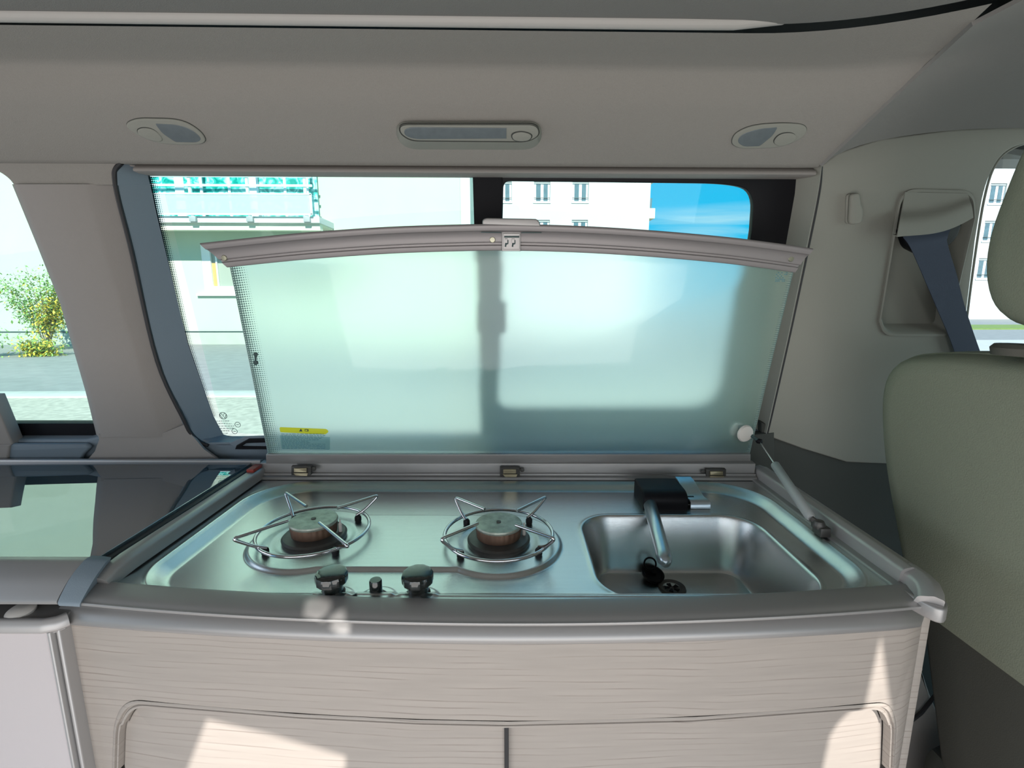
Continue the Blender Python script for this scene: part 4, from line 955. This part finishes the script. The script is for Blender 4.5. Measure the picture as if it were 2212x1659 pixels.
seat = thing('driver_seat', 'olive-grey cloth front seat at the right edge, seen from behind', 'seat', (0.78, 0.62, CZ - 1.35))
def blob(x0, x1, outline, lean, zb, nl=10, puff=0.03, e=0.5):
    """closed outline in (y,z); cushion between x0 and x1, edges rounded"""
    n2 = len(outline); c = Vector((sum(p[0] for p in outline) / n2, sum(p[1] for p in outline) / n2)); ls = []
    mx_ = max((Vector(p[:2]).to_2d() - c).length for p in outline)
    for i in range(nl + 1):
        a = math.pi * i / nl; dx = -math.cos(a); rr3 = math.sin(a) ** e
        x = (x0 + x1) / 2 + (x1 - x0) / 2 * dx * 1.0
        l = []
        for p in outline:
            q_ = Vector(p[:2]).to_2d() - c; ins = (1 - rr3) * puff; q_ = q_ * max(0.0, (1 - ins / max(q_.length, 1e-4))) if i not in (0, nl) else q_ * max(0, 1 - puff / q_.length)
            yv, zv = c.x + q_.x, c.y + q_.y
            l.append(Vector((x + lean * (zv - zb), yv, CZ + zv)))
        ls.append(l)
    V = [p for l in ls for p in l]; F = []
    for i in range(nl):
        for j in range(n2): a, b_ = i * n2 + j, i * n2 + (j + 1) % n2; F.append((a, b_, b_ + n2, a + n2))
    # end caps as fans with a gentle crown
    for base, s in ((0, -1), (nl * n2, 1)):
        prev_ = base
        for r_ in (0.75, 0.4):
            st2 = len(V)
            for j in range(n2):
                p = V[base + j]; cc = sum((V[base + q] for q in range(n2)), Vector()) / n2
                V.append(cc.lerp(p, r_) + Vector((s * 0.012 * (1 - r_), 0, 0)))
            for j in range(n2): F.append((prev_ + j, prev_ + (j + 1) % n2, st2 + (j + 1) % n2, st2 + j))
            prev_ = st2
        F.append(tuple(prev_ + j for j in range(n2)))
    return mesh(V, F)
bo = fillet([(0.34, -0.60, 0.03), (0.85, -0.60, 0.03), (0.90, -0.30, 0.10), (0.88, -0.105, 0.12), (0.74, -0.074, 0.10), (0.50, -0.072, 0.10), (0.36, -0.10, 0.10), (0.33, -0.30, 0.10)], 8)
bo = [tuple(p) for p in bo]
part('backrest', blob(0.765, 0.92, bo, -0.22, -0.45, nl=14, puff=0.045, e=0.55), 'seat_cloth', seat, 80)
ho = fillet([(0.43, -0.035, 0.05), (0.70, -0.045, 0.06), (0.735, 0.06, 0.08), (0.69, 0.20, 0.08), (0.66, 0.24, 0.05), (0.48, 0.24, 0.05), (0.45, 0.20, 0.08), (0.41, 0.06, 0.08)], 8)
part('headrest', blob(0.70, 0.82, [tuple(p) for p in ho], -0.10, 0.1, nl=12, puff=0.04, e=0.55), 'seat_cloth', seat, 80)
sm_ = [tuple(p) for p in bo if p[1] > -0.30]
sm_ = [Vector((0.802 - 0.22 * (z_ + 0.45), 0.61 + (y_ - 0.61) * 1.0, CZ + z_ - 0.004)) for y_, z_ in sm_]
part('piping', tube(resample(sm_, 60), 0.0022, 6), 'seat_cloth', seat, 60)
for yy2 in (0.50, 0.64):
    part('headrest_post', tube([(0.76, yy2, CZ - 0.12), (0.755, yy2, CZ + 0.02)], 0.006, 12), 'steel_wire', seat, 60)
hb = PY(2195, 748, 0.64)
part('post_guide', lathe([(0.0, -0.012), (0.024, -0.012), (0.026, -0.002), (0.022, 0.003), (0.0, 0.004)], hb, n=24), 'seat_shell', seat)
sh = [tuple(p) for p in fillet([(0.32, -1.0, 0.05), (0.84, -1.0, 0.05), (0.865, -0.60, 0.03), (0.86, -0.485, 0.03), (0.33, -0.475, 0.03), (0.31, -0.7, 0.03)], 6)]
part('backrest_shell', blob(0.80, 0.95, sh, -0.22, -0.45, nl=10, puff=0.02, e=0.6), 'seat_shell', seat, 80)
part('seat_base', box((0.90, 0.34, CZ - 1.34), (1.35, 0.88, CZ - 0.93), 0.04), 'seat_shell', seat)
part('seat_cushion', box((0.92, 0.34, CZ - 0.93), (1.38, 0.88, CZ - 0.80), 0.04), 'seat_cloth', seat)
# door side lining glimpsed between cabinet and seat
dp = thing('storage_pocket', 'grey plastic side pocket glimpsed between cabinet end and seat', 'pocket', PY(1995, 1500, 0.95))
part('pocket_shell', plate(fillet(px([(1990, 1440, 6), (2010, 1500), (2035, 1560), (2040, 1900), (1930, 1900), (1940, 1560)], lambda u, v: PY(u, v, 0.95))), (), 0.03, 0.006, lambda s, t_, d: Vector((s, 0.95 - d, t_))), 'panel_grey', dp)
part('pocket_edge', tube([PY(2022, 1500, 0.94), PY(1990, 1540, 0.94), PY(1965, 1560, 0.94)], 0.004, 8), 'rubber', dp)

# ================================================================== OUTSIDE
gr = struct('floor_street', box((-60, 1.6, -0.10), (90, 110, 0.0)), 'asphalt')
gr2 = struct('floor_street.001', box((-60, -60, -0.12), (90, 1.6, 0.0)), 'asphalt')
yk = PZ(100, 862, -CZ).y; yk0 = PZ(100, 850, -CZ).y
struct('floor_cobbles', box((-30, 1.61, 0.0), (12, yk, 0.02)), 'cobbles')
kb_ = finish('kerb', box((-30, yk, 0.0), (12, yk0, 0.05), 0.01), 'kerb'); tag(kb_, 'long pale stone kerb between cobbles and asphalt', 'kerb')
# near apartment house
FY = 20.8
def fp(u, v, y=FY): return PY(u, v, y)
def rect3(name, u0, v0, u1, v1, y, dpt, mt, parent, bev=0.0, label=None):
    a = fp((u0), v1, y); b_ = fp((u1), v0, y); c_ = fp(u0, v0, y); x0 = (a.x + c_.x) / 2; d_ = fp(u1, v1, y); x1_ = (b_.x + d_.x) / 2
    return part(name, box((x0, y, a.z), (x1_, y + dpt, b_.z), bev), mt, parent, label=label)
nb = thing('apartment_house', 'pale plastered apartment house across the street with a green-glazed balcony', 'building', (-6, FY, 0))
xr_ = fp(1015, 450).x; xbal = fp(688, 450).x
zf = fp(400, 718).z; zs = fp(400, 484).z
win = (fp(437, 528), fp(500, 632))
# plaster wall with the window and the balcony recess cut out
wx0, wx1, wz0, wz1 = fp(437, 580).x, fp(512, 580).x, fp(470, 634).z, fp(470, 528).z
part('wall', plate([(-40, 0.0), (xr_, 0.0), (xr_, 26), (-40, 26)], [[(wx0, wz0), (wx1, wz0), (wx1, wz1), (wx0, wz1)], [(fp(215, 450).x, zs + 0.2), (xbal, zs + 0.2), (xbal, zs + 3.4), (fp(215, 450).x, zs + 3.4)]], 0.3, 0.002, lambda s, t_, d: Vector((s, FY - d, t_))), 'facade', nb, 0)
part('side_wall', box((xr_ - 0.3, FY + 0.3, 0), (xr_, FY + 12, 26)), 'facade', nb, 0)
part('corner_strip', box((fp(995, 450).x, FY - 0.06, 0), (xr_ + 0.02, FY, 26)), 'facade_white', nb, 0)
part('plinth', box((-40, FY - 0.08, 0), (xr_ + 0.05, FY, zf)), 'plinth', nb, 0)
part('plinth_joint', box((-40, FY - 0.085, zf), (xr_ + 0.05, FY, zf + 0.05)), 'ink', nb, 0)
# balcony
by0 = FY - 1.6; XBL = PY(215, 450, by0).x
zb0 = PY(500, 481, by0).z; zb1 = PY(500, 467, by0).z; xb = PY(690, 475, by0).x
part('balcony_slab', box((XBL, by0, zb0), (xb, FY, zb1), 0.01), 'facade_white', nb, 0)
part('balcony_beam', box((XBL, by0 + 0.15, zb0 - 0.25), (xb - 0.05, by0 + 0.45, zb0)), 'soffit', nb, 0)
part('balcony_soffit', box((XBL, by0 + 0.45, zb0 - 0.05), (xb - 0.05, FY, zb0)), 'soffit', nb, 0)
zt_ = PY(500, 330, by0).z
for i in range(-6, 4):
    u = 536 + 124 * i
    xx = PY(u, 420, by0 - 0.05).x
    if xx > xb or xx < XBL: continue
    ps_ = part('balcony_post', box((xx - 0.05, by0 - 0.10, zb0 + 0.05), (xx + 0.05, by0 - 0.02, zt_ + 1.2)), 'rail_metal', nb, 0)
    part('post_bracket', box((xx - 0.12, by0 - 0.13, zb0 + 0.02), (xx + 0.12, by0 - 0.0, zb1 - 0.02), 0.01), 'shutter', ps_)
for v in (382, 402, 354, 330):
    zz_ = PY(500, v, by0).z; part('balcony_rail', box((XBL, by0 - 0.14, zz_ - 0.04), (xb - 0.15, by0 - 0.08, zz_ + 0.04)), 'rail_metal', nb, 0)
za, zb_ = PY(500, 464, by0).z, PY(500, 420, by0).z
pn_ = part('balcony_infill', box((XBL, by0 - 0.115, za), (xb - 0.25, by0 - 0.105, zb_)), 'rail_metal', nb, 0)
m, nt, out = new_mat('mesh_panel')
tt = nt.nodes.new('ShaderNodeBsdfTransparent'); dd = nt.nodes.new('ShaderNodeBsdfDiffuse'); dd.inputs[0].default_value = (0.50, 0.72, 0.70, 1); xx_ = nt.nodes.new('ShaderNodeMixShader'); xx_.inputs[0].default_value = 0.72
nt.links.new(tt.outputs[0], xx_.inputs[1]); nt.links.new(dd.outputs[0], xx_.inputs[2]); nt.links.new(xx_.outputs[0], out.inputs[0])
pn_.data.materials.clear(); pn_.data.materials.append(M['mesh_panel'])
part('infill_frame', join([box((XBL, by0 - 0.13, z_ - 0.03), (xb - 0.2, by0 - 0.09, z_ + 0.03)) for z_ in (za, zb_)] + [box((xb - 0.27, by0 - 0.13, za), (xb - 0.19, by0 - 0.09, zb_))]), 'rail_metal', nb, 0)
# glazed back of the balcony, white mullions between green panes
mu = [u for u in range(-800, 690, 72)]
zg0, zg1 = zb1, zs + 3.4
xsn = [PY(u, 420, FY - 0.25).x for u in (225, 270, 320, 400, 440, 500, 560, 620, 668, 687)]
for i in range(len(xsn) - 1):
    part('balcony_pane', box((xsn[i], FY - 0.25, zg0), (xsn[i + 1] - 0.02, FY - 0.2, zg1)), 'green_glass', nb, 0)
    part('balcony_mullion', box((xsn[i] - (0.10 if i % 3 else 0.35), FY - 0.30, zg0), (xsn[i], FY - 0.22, zg1)), 'frame_white', nb, 0)
# ground floor window
w_ = rect3('window', 437, 528, 514, 634, FY - 0.02, 0.10, 'pane_grey', nb)
bpy.data.objects.remove(w_)
wf = part('window', join([box((wx0, FY + 0.02, wz0), (wx0 + 0.35, FY + 0.12, wz1)), box((wx1 - 0.2, FY + 0.02, wz0), (wx1, FY + 0.12, wz1)), box((wx0 + 0.35, FY + 0.03, wz0), (wx1 - 0.2, FY + 0.12, wz0 + 0.30)), box((wx0 + 0.35, FY + 0.03, wz1 - 0.12), (wx1 - 0.2, FY + 0.12, wz1))]), 'frame_white', nb, 0)
part('pane', box((wx0 + 0.3, FY + 0.13, wz0 + 0.2), (wx1, FY + 0.15, wz1)), 'pane_grey', wf, 0)
part('curtain', box((fp(452, 600).x, FY + 0.115, wz0 + 0.3), (fp(466, 600).x, FY + 0.125, wz0 + 1.25)), 'curtain', wf, 0)
part('sash_bar', box((fp(467, 600).x, FY + 0.06, wz0 + 0.3), (fp(470, 600).x, FY + 0.12, wz1 - 0.1)), 'frame_white', wf, 0)
part('window_sill', box((fp(428, 636).x, FY - 0.15, wz0 - 0.10), (wx1 + 0.3, FY + 0.02, wz0), 0.01), 'frame_white', nb, 0)

# second house further back, with rows of small windows
def far_house(name, label, u0, u1, y, cols_, rows_, sp_u, mt='facade_white', right_balcony=False):
    x0, x1_ = fp(u0, 500, y).x, fp(u1, 440, y).x
    h_ = thing(name, label, 'building', ((x0 + x1_) / 2, y, 0))
    hs = []; ww = []
    for v0, v1 in rows_:
        for u in cols_:
            a = fp(u - 17.5, (v0 + v1) / 2, y); b2 = fp(u + 17.5, (v0 + v1) / 2, y)
            ww.append((fp(u - 17.5, 412, y).x, fp(u + 17.5, 412, y).x, fp(u, v1, y).z, fp(u, v0, y).z))
    for a in ww: hs.append([(a[0], a[2]), (a[1], a[2]), (a[1], a[3]), (a[0], a[3])])
    part('wall', plate([(x0, 0), (x1_, 0), (x1_, 30), (x0, 30)], hs, 0.25, 0.002, lambda s, t_, d: Vector((s, y - d, t_))), mt, h_, 0)
    part('side_wall', box((x1_ - 0.2, y + 0.25, 0), (x1_, y + 11, 30)), mt, h_, 0)
    part('side_wall', box((x0, y + 0.25, 0), (x0 + 0.2, y + 11, 30)), mt, h_, 0)
    for a in ww:
        w3 = part('window', box((a[0], y + 0.16, a[2]), (a[1], y + 0.2, a[3])), 'frame_white', h_, 0)
        wd = a[1] - a[0]; hh = a[3] - a[2]
        part('pane', box((a[0] + wd * 0.14, y + 0.13, a[2] + hh * 0.06), (a[0] + wd * 0.42, y + 0.17, a[3] - hh * 0.04)), 'pane_dark', w3, 0)
        part('pane', box((a[0] + wd * 0.60, y + 0.13, a[2] + hh * 0.06), (a[0] + wd * 0.86, y + 0.17, a[3] - hh * 0.04)), 'pane_dark', w3, 0)
        part('roller_box', box((a[0], y + 0.08, a[3] - hh * 0.10), (a[1], y + 0.2, a[3])), 'shutter', w3, 0)
        part('window_guard', box((a[0], y + 0.02, a[2] + hh * 0.18), (a[1], y + 0.05, a[2] + hh * 0.21)), 'ink', w3, 0)
        part('window_sill', box((a[0] - 0.06, y - 0.08, a[2] - 0.12), (a[1] + 0.06, y + 0.1, a[2])), 'frame_white', w3, 0)
    return h_, x1_
BY = 45.0
rws = [(392 + 83 * k, 436 + 83 * k) for k in range(-1, 3)]
hB, xB = far_house('apartment_block', 'white apartment block with small windows beside the blue sky', 900, 1404, BY, [921, 1004, 1088, 1171, 1254], rws, 83)
for k in range(-1, 2):
    z0_ = fp(1405, 448 + 83 * k, BY).z; z1_ = fp(1405, 470 + 83 * k, BY).z
    part('corner_balcony', box((xB, BY + 0.4, z1_), (xB + 0.62, BY + 4, z0_)), 'balcony_cream', hB, 0)
    part('balcony_glass', box((xB, BY + 0.6, z0_), (xB + 0.35, BY + 3.8, z0_ + 0.9)), 'pane_dark', hB, 0)
hC, xC = far_house('apartment_block', 'white apartment block seen through the front side window behind the headrest', 2030, 2600, 47.0, [2075, 2156, 2250, 2344], [(396 + 81 * k, 440 + 81 * k) for k in range(-2, 3)], 83)
ws_ = struct('floor_grass', box((fp(2080, 700, 30).x, PZ(2150, 712, -CZ).y, 0.0), (70, PZ(2150, 703, -CZ).y, 0.06)), 'grass')
struct('floor_pavement', box((12, 14, 0.0), (70, 22, 0.03)), 'kerb')

# shrubs in front of the near house
def shrub(label, base, spread, height, nst, nleaf, ysh, seed, fan=0.4, leaf=0.14, zmin=0.12):
    random.seed(seed)
    t_ = thing('shrub', label, 'shrub', base, None); ms = []; lv_, lf_, yv_, yf2 = [], [], [], []
    for i in range(nst):
        a = random.uniform(0, 2 * math.pi); r_ = spread * random.uniform(0.3, 1.0); hh = height * random.uniform(0.55, 1.0)
        tip = Vector((r_ * math.cos(a) , r_ * math.sin(a) * 0.6, hh)); mid = Vector((tip.x * fan, tip.y * fan, hh * 0.55))
        pts = smoothpts([Vector(base), Vector(base) + mid, Vector(base) + tip], 6); ms.append(tube(pts, 0.018, 5, r2=0.005))
        for k in range(nleaf):
            q_ = random.uniform(zmin, 1); p = pts[min(len(pts) - 1, int(q_ * (len(pts) - 1)))] + Vector((random.gauss(0, .20), random.gauss(0, .16), random.gauss(0, .12)))
            if p.z < 0.05: p.z = 0.05
            d = Vector((random.uniform(-1, 1), random.uniform(-1, 0.4), random.uniform(-0.7, 0.3))).normalized(); s_ = d.cross(Vector((0, 0, 1))).normalized()
            l_ = leaf * random.uniform(0.7, 1.3); yl_ = random.random() < ysh(p - Vector(base))
            VV, FF = (yv_, yf2) if yl_ else (lv_, lf_)
            b0_ = len(VV); VV += [p, p + d * l_ * 0.5 + s_ * l_ * 0.2, p + d * l_, p + d * l_ * 0.5 - s_ * l_ * 0.2]; FF.append((b0_, b0_ + 1, b0_ + 2, b0_ + 3))
    part('stems', join(ms), 'stem', t_, 60)
    def raw(V_, F_): me_ = bpy.data.meshes.new('f'); me_.from_pydata([tuple(v) for v in V_], [], F_); me_.update(); return me_
    o = part('foliage', raw(lv_, lf_), 'leaf', t_, 0); o['kind'] = 'stuff'
    if yf2:
        o = part('foliage', raw(yv_, yf2), 'leaf_yellow', t_, 0, label='yellow autumn leaves'); o['kind'] = 'stuff'
g_ = PZ(105, 758, -CZ)
shrub('tall loose green shrub with yellowing leaves against the house wall', (g_.x, g_.y, 0), 1.75, 3.3, 20, 300, lambda p: 0.65 if (p.x > -0.1 and p.z < 2.0) else 0.12, 3, zmin=0.35)
g2 = PZ(110, 766, -CZ)
shrub('low rounded yellow-green bush at the foot of the tall shrub', (g2.x, g2.y - 0.3, 0), 0.65, 0.55, 16, 130, lambda p: 0.5, 5, fan=0.7, leaf=0.13)
g3 = PZ(42, 768, -CZ)
shrub('small sparse green seedling bush left of the yellow one', (g3.x - 0.5, g3.y - 0.5, 0), 0.55, 1.35, 7, 75, lambda p: 0.03, 8, zmin=0.2)
